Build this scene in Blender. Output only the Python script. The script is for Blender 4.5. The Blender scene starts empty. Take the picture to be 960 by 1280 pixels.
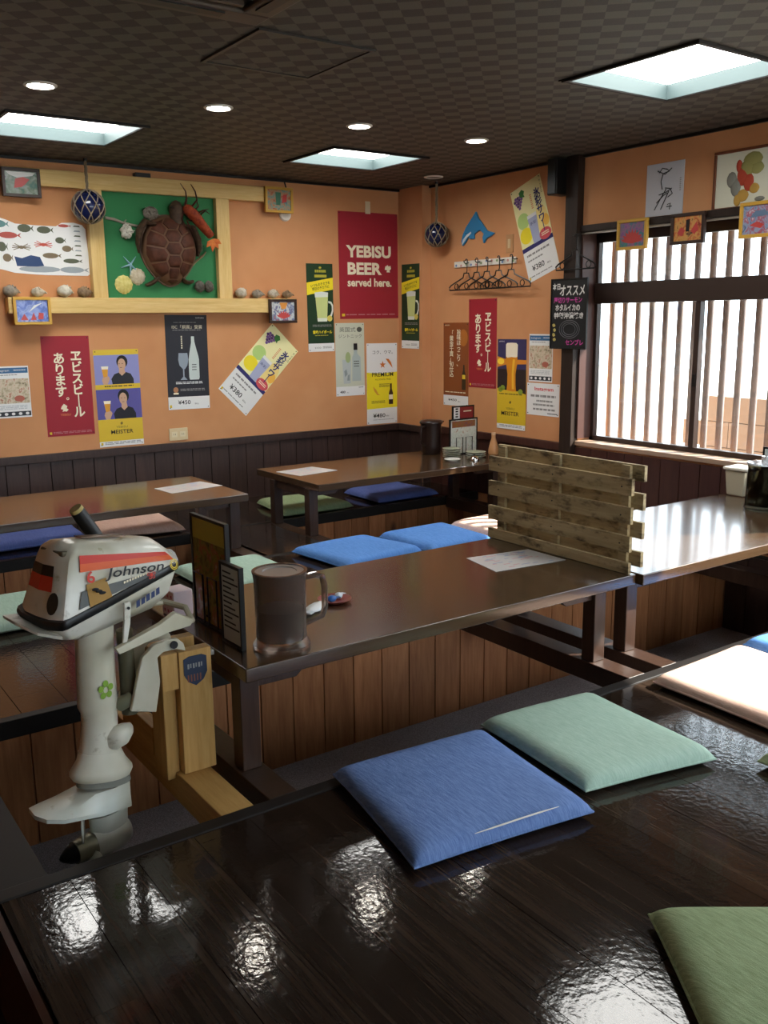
import bpy, math, random
from mathutils import Vector, Matrix
R = math.radians
rnd = random.Random(7)
SC = bpy.context.scene
COL = SC.collection

# ------------------------------------------------------------------ camera
def cam_axes(yaw, pitch, roll):
    cy, sy, cp, sp = math.cos(yaw), math.sin(yaw), math.cos(pitch), math.sin(pitch)
    fwd = Vector((sy*cp, cy*cp, -sp)); right = Vector((cy, -sy, 0)); up = right.cross(fwd)
    cr, sr = math.cos(roll), math.sin(roll)
    return right*cr + up*sr, up*cr - right*sr, fwd
cam = bpy.data.cameras.new('camera'); camo = bpy.data.objects.new('camera', cam); COL.objects.link(camo)
cam.sensor_fit = 'VERTICAL'; cam.sensor_height = 36.0; cam.sensor_width = 27.0
cam.lens = 1155.0/1280*36.0; cam.clip_start = 0.02; cam.clip_end = 200
r_, u_, f_ = cam_axes(R(35.0), R(11.68), R(-0.617))
camo.matrix_world = Matrix(((r_.x, u_.x, -f_.x, 0), (r_.y, u_.y, -f_.y, 0), (r_.z, u_.z, -f_.z, 1.25), (0, 0, 0, 1)))
SC.camera = camo

# ------------------------------------------------------------------ world, sun, exposure
W = bpy.data.worlds.new('sky'); SC.world = W; W.use_nodes = True
bg = W.node_tree.nodes['Background']; bg.inputs[0].default_value = (0.80, 0.90, 1.0, 1); bg.inputs[1].default_value = 7.0
sun = bpy.data.lights.new('sun', 'SUN'); sun.energy = 24.0; sun.angle = R(0.6); sun.color = (1.0, 0.95, 0.86)
suno = bpy.data.objects.new('sun', sun); COL.objects.link(suno); suno.location = (12, -4, 10)
suno.rotation_euler = Vector((-1.0, 0.62, -0.95)).to_track_quat('-Z', 'Y').to_euler()
PANEL_POWER, DOWN_POWER = 15.0, 60.0
vs = SC.view_settings
vs.view_transform = 'Standard'; vs.look = 'None'; vs.gamma = 1.0; vs.use_curve_mapping = False; vs.exposure = 0.15

# ------------------------------------------------------------------ materials
def L(h):
    h = h.lstrip('#'); o = []
    for i in (0, 2, 4):
        c = int(h[i:i+2], 16)/255; o.append(c/12.92 if c <= 0.04045 else ((c+0.055)/1.055)**2.4)
    return (*o, 1)
MATS = {}
def nodes(m):
    nt = m.node_tree; return nt, nt.nodes, nt.links, nt.nodes['Principled BSDF']
def mat(name, col, rough=0.6, spec=0.4, metal=0.0, emit=0.0, trans=0.0, coat=0.0, alpha=1.0, ior=1.45):
    if name in MATS: return MATS[name]
    m = bpy.data.materials.new(name); m.use_nodes = True; nt, ns, ls, b = nodes(m)
    c = L(col) if isinstance(col, str) else col
    b.inputs['Base Color'].default_value = c; b.inputs['Roughness'].default_value = rough
    b.inputs['Specular IOR Level'].default_value = spec; b.inputs['Metallic'].default_value = metal
    b.inputs['Transmission Weight'].default_value = trans; b.inputs['Coat Weight'].default_value = coat
    b.inputs['Coat Roughness'].default_value = 0.12; b.inputs['IOR'].default_value = ior; b.inputs['Alpha'].default_value = alpha
    if emit: b.inputs['Emission Color'].default_value = c; b.inputs['Emission Strength'].default_value = emit
    MATS[name] = m; return m
def coords(ns, ls, scale=(1, 1, 1), kind='Object', rot=(0, 0, 0)):
    tc = ns.new('ShaderNodeTexCoord'); mp = ns.new('ShaderNodeMapping')
    mp.inputs['Scale'].default_value = scale; mp.inputs['Rotation'].default_value = rot
    ls.new(tc.outputs[kind], mp.inputs['Vector']); return mp.outputs['Vector']
def noise(ns, ls, vec, scale, detail=4, rough=0.6, dist=0.0):
    n = ns.new('ShaderNodeTexNoise'); n.inputs['Scale'].default_value = scale; n.inputs['Detail'].default_value = detail
    n.inputs['Roughness'].default_value = rough; n.inputs['Distortion'].default_value = dist
    ls.new(vec, n.inputs['Vector']); return n.outputs['Fac']
def ramp(ns, ls, fac, stops):
    r = ns.new('ShaderNodeValToRGB'); e = r.color_ramp.elements
    while len(e) < len(stops): e.new(0.5)
    for k, (p, c) in enumerate(stops): e[k].position = p; e[k].color = L(c) if isinstance(c, str) else c
    ls.new(fac, r.inputs['Fac']); return r.outputs['Color']
def bump(ns, ls, h, b, strength=0.3, dist=0.01):
    n = ns.new('ShaderNodeBump'); n.inputs['Strength'].default_value = strength; n.inputs['Distance'].default_value = dist
    ls.new(h, n.inputs['Height']); ls.new(n.outputs['Normal'], b.inputs['Normal'])
def mixc(ns, ls, fac, a, b, mode='MIX'):
    n = ns.new('ShaderNodeMix'); n.data_type = 'RGBA'; n.blend_type = mode
    for s, v in ((n.inputs['Factor'], fac), (n.inputs['A'], a), (n.inputs['B'], b)):
        if isinstance(v, (int, float)): s.default_value = v
        elif isinstance(v, tuple): s.default_value = v
        else: ls.new(v, s)
    return n.outputs['Result']
def wood(name, c1, c2, c3, grain=(30, 2, 30), rough=0.45, spec=0.4, vary=0.25, bumpy=0.15, knots=False, coat=0.0, wave=0.0, kcol='3a2412', scl=1.0):
    """streaky wood; grain = mapping scale (small along the grain)"""
    if name in MATS: return MATS[name]
    m = mat(name, c1, rough, spec, coat=coat); nt, ns, ls, b = nodes(m)
    oi = ns.new('ShaderNodeObjectInfo'); tc = ns.new('ShaderNodeTexCoord'); mp = ns.new('ShaderNodeMapping')
    ad = ns.new('ShaderNodeVectorMath'); ad.operation = 'ADD'; ml = ns.new('ShaderNodeMath'); ml.operation = 'MULTIPLY'; ml.inputs[1].default_value = 37.0
    ls.new(oi.outputs['Random'], ml.inputs[0]); ls.new(tc.outputs['Object'], ad.inputs[0]); ls.new(ml.outputs[0], ad.inputs[1])
    ls.new(ad.outputs[0], mp.inputs['Vector']); mp.inputs['Scale'].default_value = tuple(g*scl for g in grain); v = mp.outputs['Vector']
    n1 = noise(ns, ls, v, 1.0, 6, 0.65, 0.4); n2 = noise(ns, ls, v, 3.3, 3, 0.6)
    c = ramp(ns, ls, n1, [(0.28, c2), (0.5, c1), (0.74, c3)])
    c = mixc(ns, ls, 0.35, c, ramp(ns, ls, n2, [(0.3, c2), (0.7, c3)]))
    vr = ns.new('ShaderNodeMapRange'); vr.inputs['To Min'].default_value = 1-vary; vr.inputs['To Max'].default_value = 1+vary
    ls.new(oi.outputs['Random'], vr.inputs['Value'])
    hs = ns.new('ShaderNodeHueSaturation'); ls.new(c, hs.inputs['Color']); ls.new(vr.outputs[0], hs.inputs['Value']); c = hs.outputs['Color']
    if knots:
        vo = ns.new('ShaderNodeTexVoronoi'); vo.inputs['Scale'].default_value = 1.0
        mk = ns.new('ShaderNodeMapping'); mk.inputs['Scale'].default_value = tuple(max(g*0.16, 1.6) for g in grain)
        ls.new(ad.outputs[0], mk.inputs['Vector']); ls.new(mk.outputs['Vector'], vo.inputs['Vector'])
        k = ramp(ns, ls, vo.outputs['Distance'], [(0.06, (1, 1, 1, 1)), (0.13, (0, 0, 0, 1))])
        c = mixc(ns, ls, k, c, L(kcol))
    ls.new(c, b.inputs['Base Color'])
    if wave:
        wv = noise(ns, ls, tc.outputs['Object'], 55.0, 2, 0.5)
        bump(ns, ls, wv, b, bumpy, 0.004*wave)
    else: bump(ns, ls, n1, b, bumpy, 0.003)
    return m

M = {}
M['tape'] = mat('tape', 'd8c8a8', 0.4)
def wallpaper():
    m = mat('wall_orange', 'c98f63', 0.8, 0.25); nt, ns, ls, b = nodes(m)
    v = coords(ns, ls, (1, 1, 1)); n1 = noise(ns, ls, v, 2.2, 3); n2 = noise(ns, ls, coords(ns, ls, (220, 220, 90)), 1.0, 2)
    ls.new(ramp(ns, ls, n1, [(0.3, 'c4885c'), (0.7, 'd0976a')]), b.inputs['Base Color']); bump(ns, ls, n2, b, 0.25, 0.002); return m
M['wall'] = wallpaper()
def ceil_mat():
    m = mat('ceiling_paper', '38352f', 0.62, 0.35); nt, ns, ls, b = nodes(m)
    v = coords(ns, ls, (1/0.073, 1/0.073, 1), rot=(0, 0, R(44)))
    ch = ns.new('ShaderNodeTexChecker'); ch.inputs['Scale'].default_value = 1.0; ch.inputs['Color1'].default_value = L('5c5850'); ch.inputs['Color2'].default_value = L('383530')
    ls.new(v, ch.inputs['Vector'])
    fine = noise(ns, ls, coords(ns, ls, (1, 1, 1)), 260, 2)
    c = mixc(ns, ls, 0.2, ch.outputs['Color'], ramp(ns, ls, fine, [(0.3, '26231f'), (0.7, '6a655b')]))
    ls.new(c, b.inputs['Base Color']); bump(ns, ls, ch.outputs['Fac'], b, 0.4, 0.004); return m
M['ceil'] = ceil_mat()
M['wains'] = wood('wainscot_brown', '3a2a26', '2f211e', '46342e', (40, 40, 2.5), 0.42, 0.4, 0.12, 0.1)
M['wains_r'] = wood('wainscot_red_brown', '40241f', '351c18', '4a2d26', (40, 40, 2.5), 0.42, 0.4, 0.1, 0.1)
M['plank'] = wood('dark_floor_plank', '251c17', '17110d', '42342a', (60, 1.3, 20), 0.085, 0.42, 0.25, 0.12, wave=0.8)
M['floorbase'] = mat('floor_underlay', '0f0b09', 0.6)
M['edge'] = mat('dark_edge_trim', '171210', 0.55, 0.3)
M['redside'] = wood('reddish_platform_side', '3a1f16', '2c170f', '4a2a1e', (3, 3, 40), 0.5, 0.3)
M['pit'] = wood('pit_board', '99643f', '7c4c2e', 'b27a52', (26, 26, 2.2), 0.45, 0.35, 0.18, 0.15, knots=True, kcol='5a3322')
def carpet():
    m = mat('grey_carpet', '8a8280', 0.95, 0.1); nt, ns, ls, b = nodes(m)
    n = noise(ns, ls, coords(ns, ls), 320, 3); ls.new(ramp(ns, ls, n, [(0.35, '6e6664'), (0.65, 'a0989a')]), b.inputs['Base Color']); bump(ns, ls, n, b, 0.5, 0.003); return m
M['carpet'] = carpet()
M['table'] = wood('table_brown', '43301f', '3a291b', '4d3826', (2.0, 34, 34), 0.22, 0.5, 0.04, 0.03, coat=0.5)
M['tleg'] = wood('table_leg_brown', '38261d', '2c1d16', '46332a', (34, 34, 2.5), 0.34, 0.5, 0.08, 0.06)
M['pine'] = wood('pine_board', 'dcba76', 'cda660', 'e8cb90', (3.0, 40, 40), 0.55, 0.3, 0.06, 0.1, knots=True, kcol='7a5424')
M['pinev'] = wood('pine_board_upright', 'dcba76', 'cda660', 'e8cb90', (40, 40, 3.0), 0.55, 0.3, 0.06, 0.1, knots=True, kcol='7a5424')
M['stand'] = wood('stand_lumber', 'b98f52', 'a67d42', 'c9a266', (40, 40, 3.0), 0.55, 0.3, 0.08, 0.1, knots=True, kcol='5e3c1a')
M['standy'] = wood('stand_lumber_flat', 'b98f52', 'a67d42', 'c9a266', (40, 3.0, 40), 0.55, 0.3, 0.08, 0.1, knots=True, kcol='5e3c1a')
def burnt():
    m = wood('burnt_slat_wood', 'b5a27a', 'a08c64', 'c9b892', (40, 2.2, 40), 0.6, 0.3, 0.1, 0.2); nt, ns, ls, b = nodes(m)
    src = b.inputs['Base Color'].links[0].from_socket
    n = noise(ns, ls, coords(ns, ls, (6, 5.5, 14)), 1.7, 4, 0.65); k = ramp(ns, ls, n, [(0.50, (0, 0, 0, 1)), (0.68, (0.82, 0.82, 0.82, 1))])
    ls.new(mixc(ns, ls, k, src, L('3b2c1b')), b.inputs['Base Color']); return m
M['burnt'] = burnt()
M['black'] = mat('black_plastic', '141312', 0.4)
M['blackmetal'] = mat('black_metal', '100f0f', 0.35, 0.5)
M['frame_dk'] = mat('window_frame_brown', '33251f', 0.4, 0.5)
M['jamb'] = mat('window_jamb_brown', '4a302a', 0.5)
M['post'] = wood('dark_post', '2b201b', '221914', '362922', (40, 40, 2), 0.5, 0.3, 0.05)
M['lattice'] = wood('lattice_wood', '8a807c', '7a706c', '9a908c', (40, 40, 3), 0.7, 0.2, 0.12)
M['glass'] = None
def pane_mat():
    m = bpy.data.materials.new('window_glass'); m.use_nodes = True; ns, ls = m.node_tree.nodes, m.node_tree.links
    ns.clear(); o = ns.new('ShaderNodeOutputMaterial'); t = ns.new('ShaderNodeBsdfTransparent'); g = ns.new('ShaderNodeBsdfGlossy'); mx = ns.new('ShaderNodeMixShader')
    t.inputs['Color'].default_value = (0.95, 0.97, 0.97, 1); g.inputs['Roughness'].default_value = 0.02
    mx.inputs[0].default_value = 0.06; ls.new(t.outputs[0], mx.inputs[1]); ls.new(g.outputs[0], mx.inputs[2]); ls.new(mx.outputs[0], o.inputs['Surface']); return m
M['glass'] = pane_mat()
M['white'] = mat('white_paper', 'e6e6e4', 0.6, 0.3)
M['plastic'] = mat('white_plastic', 'e4e0d4', 0.4)
M['cream'] = mat('cream_print', 'f1e6c8', 0.55)
M['ink'] = mat('black_ink', '1b1a1c', 0.55)
M['grey_ink'] = mat('grey_ink', '8b8a88', 0.6)
M['red_ink'] = mat('red_print', '9c2330', 0.55)
M['gold'] = mat('gold_print', 'd9b92e', 0.4)
M['yellow'] = mat('yellow_print', 'f0dc2a', 0.5)
M['navy'] = mat('navy_print', '2b2a68', 0.5)
M['green'] = mat('dark_green_print', '1d3a22', 0.45)
M['lamp'] = mat('lamp_diffuser', (1.0, 0.99, 0.95, 1), 0.5, emit=PANEL_POWER)
M['spot'] = mat('downlight_lens', (1.0, 0.93, 0.82, 1), 0.5, emit=DOWN_POWER)
M['recess'] = mat('light_recess_paint', '3c4a4b', 0.6)
M['ring'] = mat('downlight_ring', 'd8d4cc', 0.4)

# ------------------------------------------------------------------ mesh builder
class MB:
    def __init__(s): s.v = []; s.f = []
    def add(s, vs, fs):
        o = len(s.v); s.v += [tuple(p) for p in vs]; s.f += [tuple(i+o for i in f) for f in fs]; return s
    def box(s, x0, x1, y0, y1, z0, z1):
        return s.add([(x0,y0,z0),(x1,y0,z0),(x1,y1,z0),(x0,y1,z0),(x0,y0,z1),(x1,y0,z1),(x1,y1,z1),(x0,y1,z1)],
                     [(0,3,2,1),(4,5,6,7),(0,1,5,4),(1,2,6,5),(2,3,7,6),(3,0,4,7)])
    def hexa(s, p):   # 8 corners, ordered like box
        return s.add(p, [(0,3,2,1),(4,5,6,7),(0,1,5,4),(1,2,6,5),(2,3,7,6),(3,0,4,7)])
    def prism(s, pts, ext):
        n = len(pts); e = Vector(ext); a = [Vector(p) for p in pts]
        return s.add(a + [p+e for p in a], [tuple(range(n-1, -1, -1)), tuple(range(n, 2*n))] + [(i, (i+1) % n, (i+1) % n+n, i+n) for i in range(n)])
    def loft(s, rings, cap=True, closed=True):
        n = len(rings[0]); vs = [p for r in rings for p in r]; fs = []
        for k in range(len(rings)-1):
            for i in range(n if closed else n-1):
                j = (i+1) % n; fs.append((k*n+i, k*n+j, (k+1)*n+j, (k+1)*n+i))
        if cap: fs += [tuple(range(n-1, -1, -1)), tuple(range((len(rings)-1)*n, len(rings)*n))]
        return s.add(vs, fs)
    def tube(s, path, r, n=8, closed=False, squash=1.0):
        P = [Vector(p) for p in path]; m = len(P); rr = r if isinstance(r, (list, tuple)) else [r]*m
        rings = []; up = None
        for i in range(m):
            a = P[(i-1) % m] if (closed or i > 0) else P[i]; b = P[(i+1) % m] if (closed or i < m-1) else P[i]
            t = (b-a).normalized()
            if up is None:
                up = Vector((0, 0, 1)) if abs(t.z) < 0.9 else Vector((1, 0, 0))
            x = t.cross(up)
            if x.length < 1e-5: x = t.orthogonal()
            x.normalize(); up = x.cross(t).normalized()
            rings.append([P[i] + (x*math.cos(2*math.pi*k/n) + up*math.sin(2*math.pi*k/n)*squash)*rr[i] for k in range(n)])
        if closed: rings.append(rings[0]); return s.loft(rings, cap=False)
        return s.loft(rings)
    def lathe(s, prof, n=24, c=(0, 0, 0), axis='z', sx=1, sy=1, cap=True):
        def pt(r, h, k):
            a = 2*math.pi*k/n; x, y = r*math.cos(a)*sx, r*math.sin(a)*sy
            return {'z': (c[0]+x, c[1]+y, c[2]+h), 'x': (c[0]+h, c[1]+x, c[2]+y), 'y': (c[0]+x, c[1]+h, c[2]+y)}[axis]
        return s.loft([[pt(max(r, 1e-4), h, k) for k in range(n)] for r, h in prof], cap=cap)
    def ball(s, c, r, nu=14, nv=9, jit=0.0, seed=0):
        rx, ry, rz = r if isinstance(r, (tuple, list)) else (r, r, r); q = random.Random(seed); rings = []
        for j in range(nv+1):
            th = math.pi*(0.03+0.94*j/nv); ring = []
            for i in range(nu):
                ph = 2*math.pi*i/nu; k = 1+q.uniform(-jit, jit)
                ring.append((c[0]+rx*k*math.sin(th)*math.cos(ph), c[1]+ry*k*math.sin(th)*math.sin(ph), c[2]-rz*k*math.cos(th)))
            rings.append(ring)
        return s.loft(rings)
    def flat(s, pts): return s.add(pts, [tuple(range(len(pts)))])
    def mesh(s, name, m, smooth=False):
        me = bpy.data.meshes.new(name); me.from_pydata(s.v, [], s.f); me.update()
        if m is not None: me.materials.append(m)
        if smooth:
            for p in me.polygons: p.use_smooth = True
            try: me.set_sharp_from_angle(angle=R(smooth if smooth is not True else 42))
            except Exception: pass
        return me
    def build(s, name, m, parent=None, smooth=False, bevel=0.0, loc=None):
        o = bpy.data.objects.new(name, s.mesh(name, m, smooth)); COL.objects.link(o)
        if parent is not None: o.parent = parent
        if loc is not None: o.location = loc
        if bevel:
            b = o.modifiers.new('bevel', 'BEVEL'); b.width = bevel; b.segments = 2; b.limit_method = 'ANGLE'; b.angle_limit = R(35)
            if not smooth:
                for p in o.data.polygons: p.use_smooth = True
                w = o.modifiers.new('wn', 'WEIGHTED_NORMAL')
        return o
def box(name, m, d, parent=None, bevel=0.0): return MB().box(*d).build(name, m, parent, bevel=bevel)
def tag(o, label=None, cat=None, group=None, kind=None):
    for k, v in (('label', label), ('category', cat), ('group', group), ('kind', kind)):
        if v: o[k] = v
    return o
def thing(name, label, cat, loc=(0, 0, 0), rz=0.0, group=None):
    o = bpy.data.objects.new(name, None); COL.objects.link(o); o.empty_display_size = 0.05
    o.location = loc; o.rotation_euler = (0, 0, rz); return tag(o, label, cat, group)
def struct(o, label=None): o['kind'] = 'structure'; return tag(o, label)
def dup(root, loc=None, rz=None, label=None):
    def cp(o, par):
        c = o.copy(); COL.objects.link(c); c.parent = par
        for ch in kids.get(o, []): cp(ch, c)
        return c
    kids = {}
    for o in COL.objects:
        if o.parent: kids.setdefault(o.parent, []).append(o)
    c = cp(root, None)
    if loc is not None: c.location = loc
    if rz is not None: c.rotation_euler = (0, 0, rz)
    if label: c['label'] = label
    return c
TEXTS = []
def text(parent, s, cx, cz, w, h, m, y=-0.003, bold=0.0, name='lettering', frame=None, shear=0.0, rot=0.0, ls_=1.0):
    """lettering fitted into a w x h box centred at local (cx, y, cz); frame = (origin, u, v) for other planes"""
    cu = bpy.data.curves.new(name, 'FONT'); cu.body = s; cu.align_x = 'CENTER'; cu.size = 1.0; cu.offset = bold; cu.shear = shear; cu.space_line = ls_
    cu.resolution_u = 3; cu.fill_mode = 'BOTH'
    o = bpy.data.objects.new('pending_lettering', cu); COL.objects.link(o)
    TEXTS.append((o, parent, name, m, cx, cz, w, h, y, frame, rot))
def flush_texts():
    bpy.context.view_layer.update(); dg = bpy.context.evaluated_depsgraph_get()
    made = []
    for (o, parent, name, m, cx, cz, w, h, y, frame, rot) in TEXTS:
        me = bpy.data.meshes.new_from_object(o.evaluated_get(dg)); made.append(me)
    for me, (o, parent, name, m, cx, cz, w, h, y, frame, rot) in zip(made, TEXTS):
        cu = o.data; bpy.data.objects.remove(o); bpy.data.curves.remove(cu)
        me.name = name; me.materials.clear(); me.materials.append(m)
        if not me.vertices: continue
        xs = [v.co.x for v in me.vertices]; ys = [v.co.y for v in me.vertices]
        x0, x1, y0, y1 = min(xs), max(xs), min(ys), max(ys)
        sx = w/max(x1-x0, 1e-6) if w else None; sy = h/max(y1-y0, 1e-6) if h else None
        sx = sx or sy; sy = sy or sx; ca, sa = math.cos(rot), math.sin(rot)
        for v in me.vertices:
            a, b = (v.co.x-(x0+x1)/2)*sx, (v.co.y-(y0+y1)/2)*sy
            a, b = a*ca-b*sa, a*sa+b*ca
            if frame: v.co = Vector(frame[0]) + Vector(frame[1])*(cx+a) + Vector(frame[2])*(cz+b)
            else: v.co = (cx+a, y, cz+b)
        ob = bpy.data.objects.new(name, me); COL.objects.link(ob); ob.parent = parent

# ------------------------------------------------------------------ the room
ZC, YB, XR = 2.23, 6.0, 4.45
PIT1 = (0.47, 4.45, 2.03, 2.97); ZP = -0.455
M['aisle'] = mat('aisle_floor', '1c1613', 0.5)
struct(box('floor_aisle', M['aisle'], (-2.4, 0.337, -2.2, 6.0, -0.32, -0.25)))
def platform(name, x0, x1, y0, y1, rects_holes=()):
    o = box(name, M['floorbase'], (x0, x1, y0, y1, -0.55, -0.013)); return struct(o)
fl = platform('floor', 0.337, XR, -2.2, 1.985)
fm = platform('floor_middle', 0.337, XR, 3.01, 4.335)
fb = platform('floor_back', 0.337, XR, 5.17, 6.0)
fs = platform('floor_side', 0.337, 0.45, 1.985, 3.01); box('deck', M['edge'], (0.337, 0.46, 2.03, 2.97, -0.013, 0.0), fs)
fg = platform('floor_bridge', 2.29, 2.69, 4.335, 5.17)
PM = {}
def planks(parent, x0, x1, y0, y1, wid, lens, seed, xmin=-9):
    q = random.Random(seed); n = max(1, round((x1-x0)/wid)); w = (x1-x0)/n
    for i in range(n):
        y = y0 - q.uniform(0, lens*0.9)
        while y < y1-1e-6:
            a, b = max(y, y0), min(y+lens, y1); y += lens
            if b-a < 0.03: continue
            key = (round(w, 4), round(b-a, 3))
            if key not in PM:
                g = 0.0009; PM[key] = MB().box(-w/2+g, w/2-g, g, (b-a)-g, -0.012, 0.0).mesh('plank', M['plank'])
            o = bpy.data.objects.new('plank', PM[key]); COL.objects.link(o); o.parent = parent
            o.location = (x0+(i+.5)*w, a, q.uniform(-0.0005, 0.0003))
planks(fl, 0.345, XR, -0.1, 1.985, 0.15, 0.91, 3)
planks(fm, 0.345, XR, 3.01, 4.335, 0.15, 0.91, 4)
planks(fb, 0.345, XR, 5.17, 6.0, 0.15, 0.91, 5)
planks(fg, 2.29, 2.69, 4.335, 5.17, 0.15, 0.91, 6)
struct(box('floor_entry', M['plank'], (0.337, XR, -2.2, -0.1, -0.013, 0.0)))
struct(box('trim_1', M['edge'], (0.337, XR, 1.985, 2.03, -0.06, 0.004), bevel=0.003))
struct(box('trim_2', M['edge'], (0.337, XR, 2.97, 3.01, -0.06, 0.003), bevel=0.003))
struct(box('trim_3', M['edge'], (0.337, XR, 4.335, 4.38, -0.06, 0.003), bevel=0.003))
struct(box('trim_4', M['edge'], (0.337, XR, 5.13, 5.17, -0.06, 0.003), bevel=0.003))
struct(box('trim_5', M['redside'], (0.322, 0.337, -2.2, 6.0, -0.25, 0.001)))
struct(box('floor_pit', M['carpet'], (0.45, XR, 1.985, 3.01, -0.58, ZP)))
struct(box('floor_pit_back', M['carpet'], (0.45, XR, 4.335, 5.17, -0.58, ZP)))
def boards_y(parent, x0, x1, y, z0, z1, w, m, seed=1):
    """upright boards on a face that looks toward -Y"""
    n = max(1, round((x1-x0)/w)); w = (x1-x0)/n; q = random.Random(seed)
    me = MB().hexa([(-w/2+.003,-.006,z0),(w/2-.003,-.006,z0),(w/2,.004,z0),(-w/2,.004,z0),(-w/2+.003,-.006,z1),(w/2-.003,-.006,z1),(w/2,.004,z1),(-w/2,.004,z1)]).mesh('board', m)
    for i in range(n):
        o = bpy.data.objects.new('board', me); COL.objects.link(o); o.parent = parent; o.location = (x0+(i+.5)*w, y+q.uniform(-.001, .001), 0)
def boards_x(parent, y0, y1, x, z0, z1, w, m, seed=1):
    """upright boards on a face that looks toward -X"""
    n = max(1, round((y1-y0)/w)); w = (y1-y0)/n; q = random.Random(seed)
    me = MB().hexa([(-.006,-w/2+.003,z0),(.004,-w/2,z0),(.004,w/2,z0),(-.006,w/2-.003,z0),(-.006,-w/2+.003,z1),(.004,-w/2,z1),(.004,w/2,z1),(-.006,w/2-.003,z1)]).mesh('board', m)
    for i in range(n):
        o = bpy.data.objects.new('board', me); COL.objects.link(o); o.parent = parent; o.location = (x+q.uniform(-.001, .001), y0+(i+.5)*w, 0)
wp = struct(box('wall_pit_back', M['floorbase'], (0.45, XR, 2.985, 3.008, ZP, -0.014))); boards_y(wp, 0.52, XR, 2.981, ZP, -0.06, 0.1385, M['pit'], 2)
wq = struct(box('wall_pit_far', M['floorbase'], (0.45, XR, 5.145, 5.168, ZP, -0.014))); boards_y(wq, 0.52, XR, 5.141, ZP, -0.06, 0.1385, M['pit'], 3)
we = struct(box('wall_pit_end', M['floorbase'], (4.40, XR, 2.03, 2.97, ZP, -0.014))); boards_x(we, 2.03, 2.97, 4.395, ZP, -0.02, 0.1385, M['wains'], 3)
# walls
wb = struct(box('wall_back', M['wall'], (-2.4, 4.75, YB, YB+0.15, -0.55, ZC)))
boards_y(wb, 0.366, 4.365, YB-0.006, 0.0, 0.395, 0.1377, M['wains'], 8)
struct(box('trim_6', M['wains'], (-2.4, 4.365, YB-0.028, YB, 0.395, 0.447), bevel=0.004))
struct(box('trim_7', M['black'], (-2.4, 4.45, YB-0.02, YB, ZC-0.016, ZC)))
pl = struct(box('pillar_corner', M['wall'], (4.365, 4.60, 5.70, 6.02, -0.3, ZC)))
boards_x(pl, 5.70, 5.992, 4.36, 0.0, 0.395, 0.13, M['wains'], 3); boards_y(pl, 4.365, 4.445, 5.694, 0.0, 0.395, 0.08, M['wains'], 4)
struct(box('trim_8', M['wains'], (4.337, 4.365, 5.675, 5.972, 0.395, 0.447), bevel=0.004)); struct(box('trim_9', M['wains'], (4.337, 4.45, 5.672, 5.70, 0.395, 0.447), bevel=0.004))
XO = 4.62   # outer face of the right wall
WY0, WY1, WZ0, WZ1 = 2.56, 4.17, 0.47, 1.775
V0, V1, VZ0, VZ1 = -0.5, 1.75, 0.47, 2.12
wr = MB()
for d in ((XR, XO, WY1, 5.72, -0.55, ZC), (XR, XO, V1, WY0, -0.55, ZC), (XR, XO, WY0, WY1, -0.55, WZ0), (XR, XO, WY0, WY1, WZ1, ZC), (XR, XO, -2.2, V0, -0.55, ZC), (XR, XO, V0, V1, -0.55, VZ0), (XR, XO, V0, V1, VZ1, ZC)): wr.box(*d)
wr = struct(wr.build('wall_right', M['wall']))
boards_x(wr, 4.27, 5.69, XR-0.006, 0.0, 0.40, 0.1377, M['wains_r'], 5); boards_x(wr, 0.2, 4.17, XR-0.006, 0.0, 0.435, 0.1377, M['wains_r'], 6)
struct(box('trim_10', M['wains_r'], (XR-0.03, XR, 4.27, 5.67, 0.40, 0.452), bevel=0.004))
struct(box('trim_11', M['black'], (XR-0.02, XR, -2.2, 5.70, ZC-0.016, ZC)))
po = struct(box('pillar_post', M['post'], (4.395, XR+0.01, 4.17, 4.27, -0.02, ZC)))
struct(box('wall_left', M['wall'], (-2.55, -2.4, -2.2, 6.0, -0.4, ZC))); 
wf = MB(); FX0, FX1, FZ0, FZ1 = 0.5, 4.0, 0.55, 2.1  # opening sized for the added fill window
for d in ((-2.4, FX0, -2.35, -2.2, -0.55, ZC), (FX1, XO, -2.35, -2.2, -0.55, ZC), (FX0, FX1, -2.35, -2.2, -0.55, FZ0), (FX0, FX1, -2.35, -2.2, FZ1, ZC)): wf.box(*d)
struct(wf.build('wall_front', M['wall']))
# ceiling with the light recesses left open
HO = [(3.02, 3.68, 2.30, 2.96), (3.0, 3.66, 4.74, 5.31), (1.22, 1.885, 4.76, 5.38), (3.0, 3.66, 0.0, 0.66)]  # last opening holds an unseen lamp added for brightness
xs = sorted({-2.55, XO} | {h[0] for h in HO} | {h[1] for h in HO}); ys = sorted({-2.35, 6.15} | {h[2] for h in HO} | {h[3] for h in HO})
cb = MB()
for a, b in zip(xs, xs[1:]):
    for c, d in zip(ys, ys[1:]):
        if not any(h[0]-1e-6 <= a and b <= h[1]+1e-6 and h[2]-1e-6 <= c and d <= h[3]+1e-6 for h in HO): cb.box(a, b, c, d, ZC, ZC+0.1)
struct(cb.build('ceiling', M['ceil']))
LBL = ['square recessed ceiling light above the window-side table', 'square recessed ceiling light in the middle, before the corner', 'square recessed ceiling light over the turtle wall, at the picture edge', 'unseen square ceiling light added over the near cushions to brighten the room']
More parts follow.
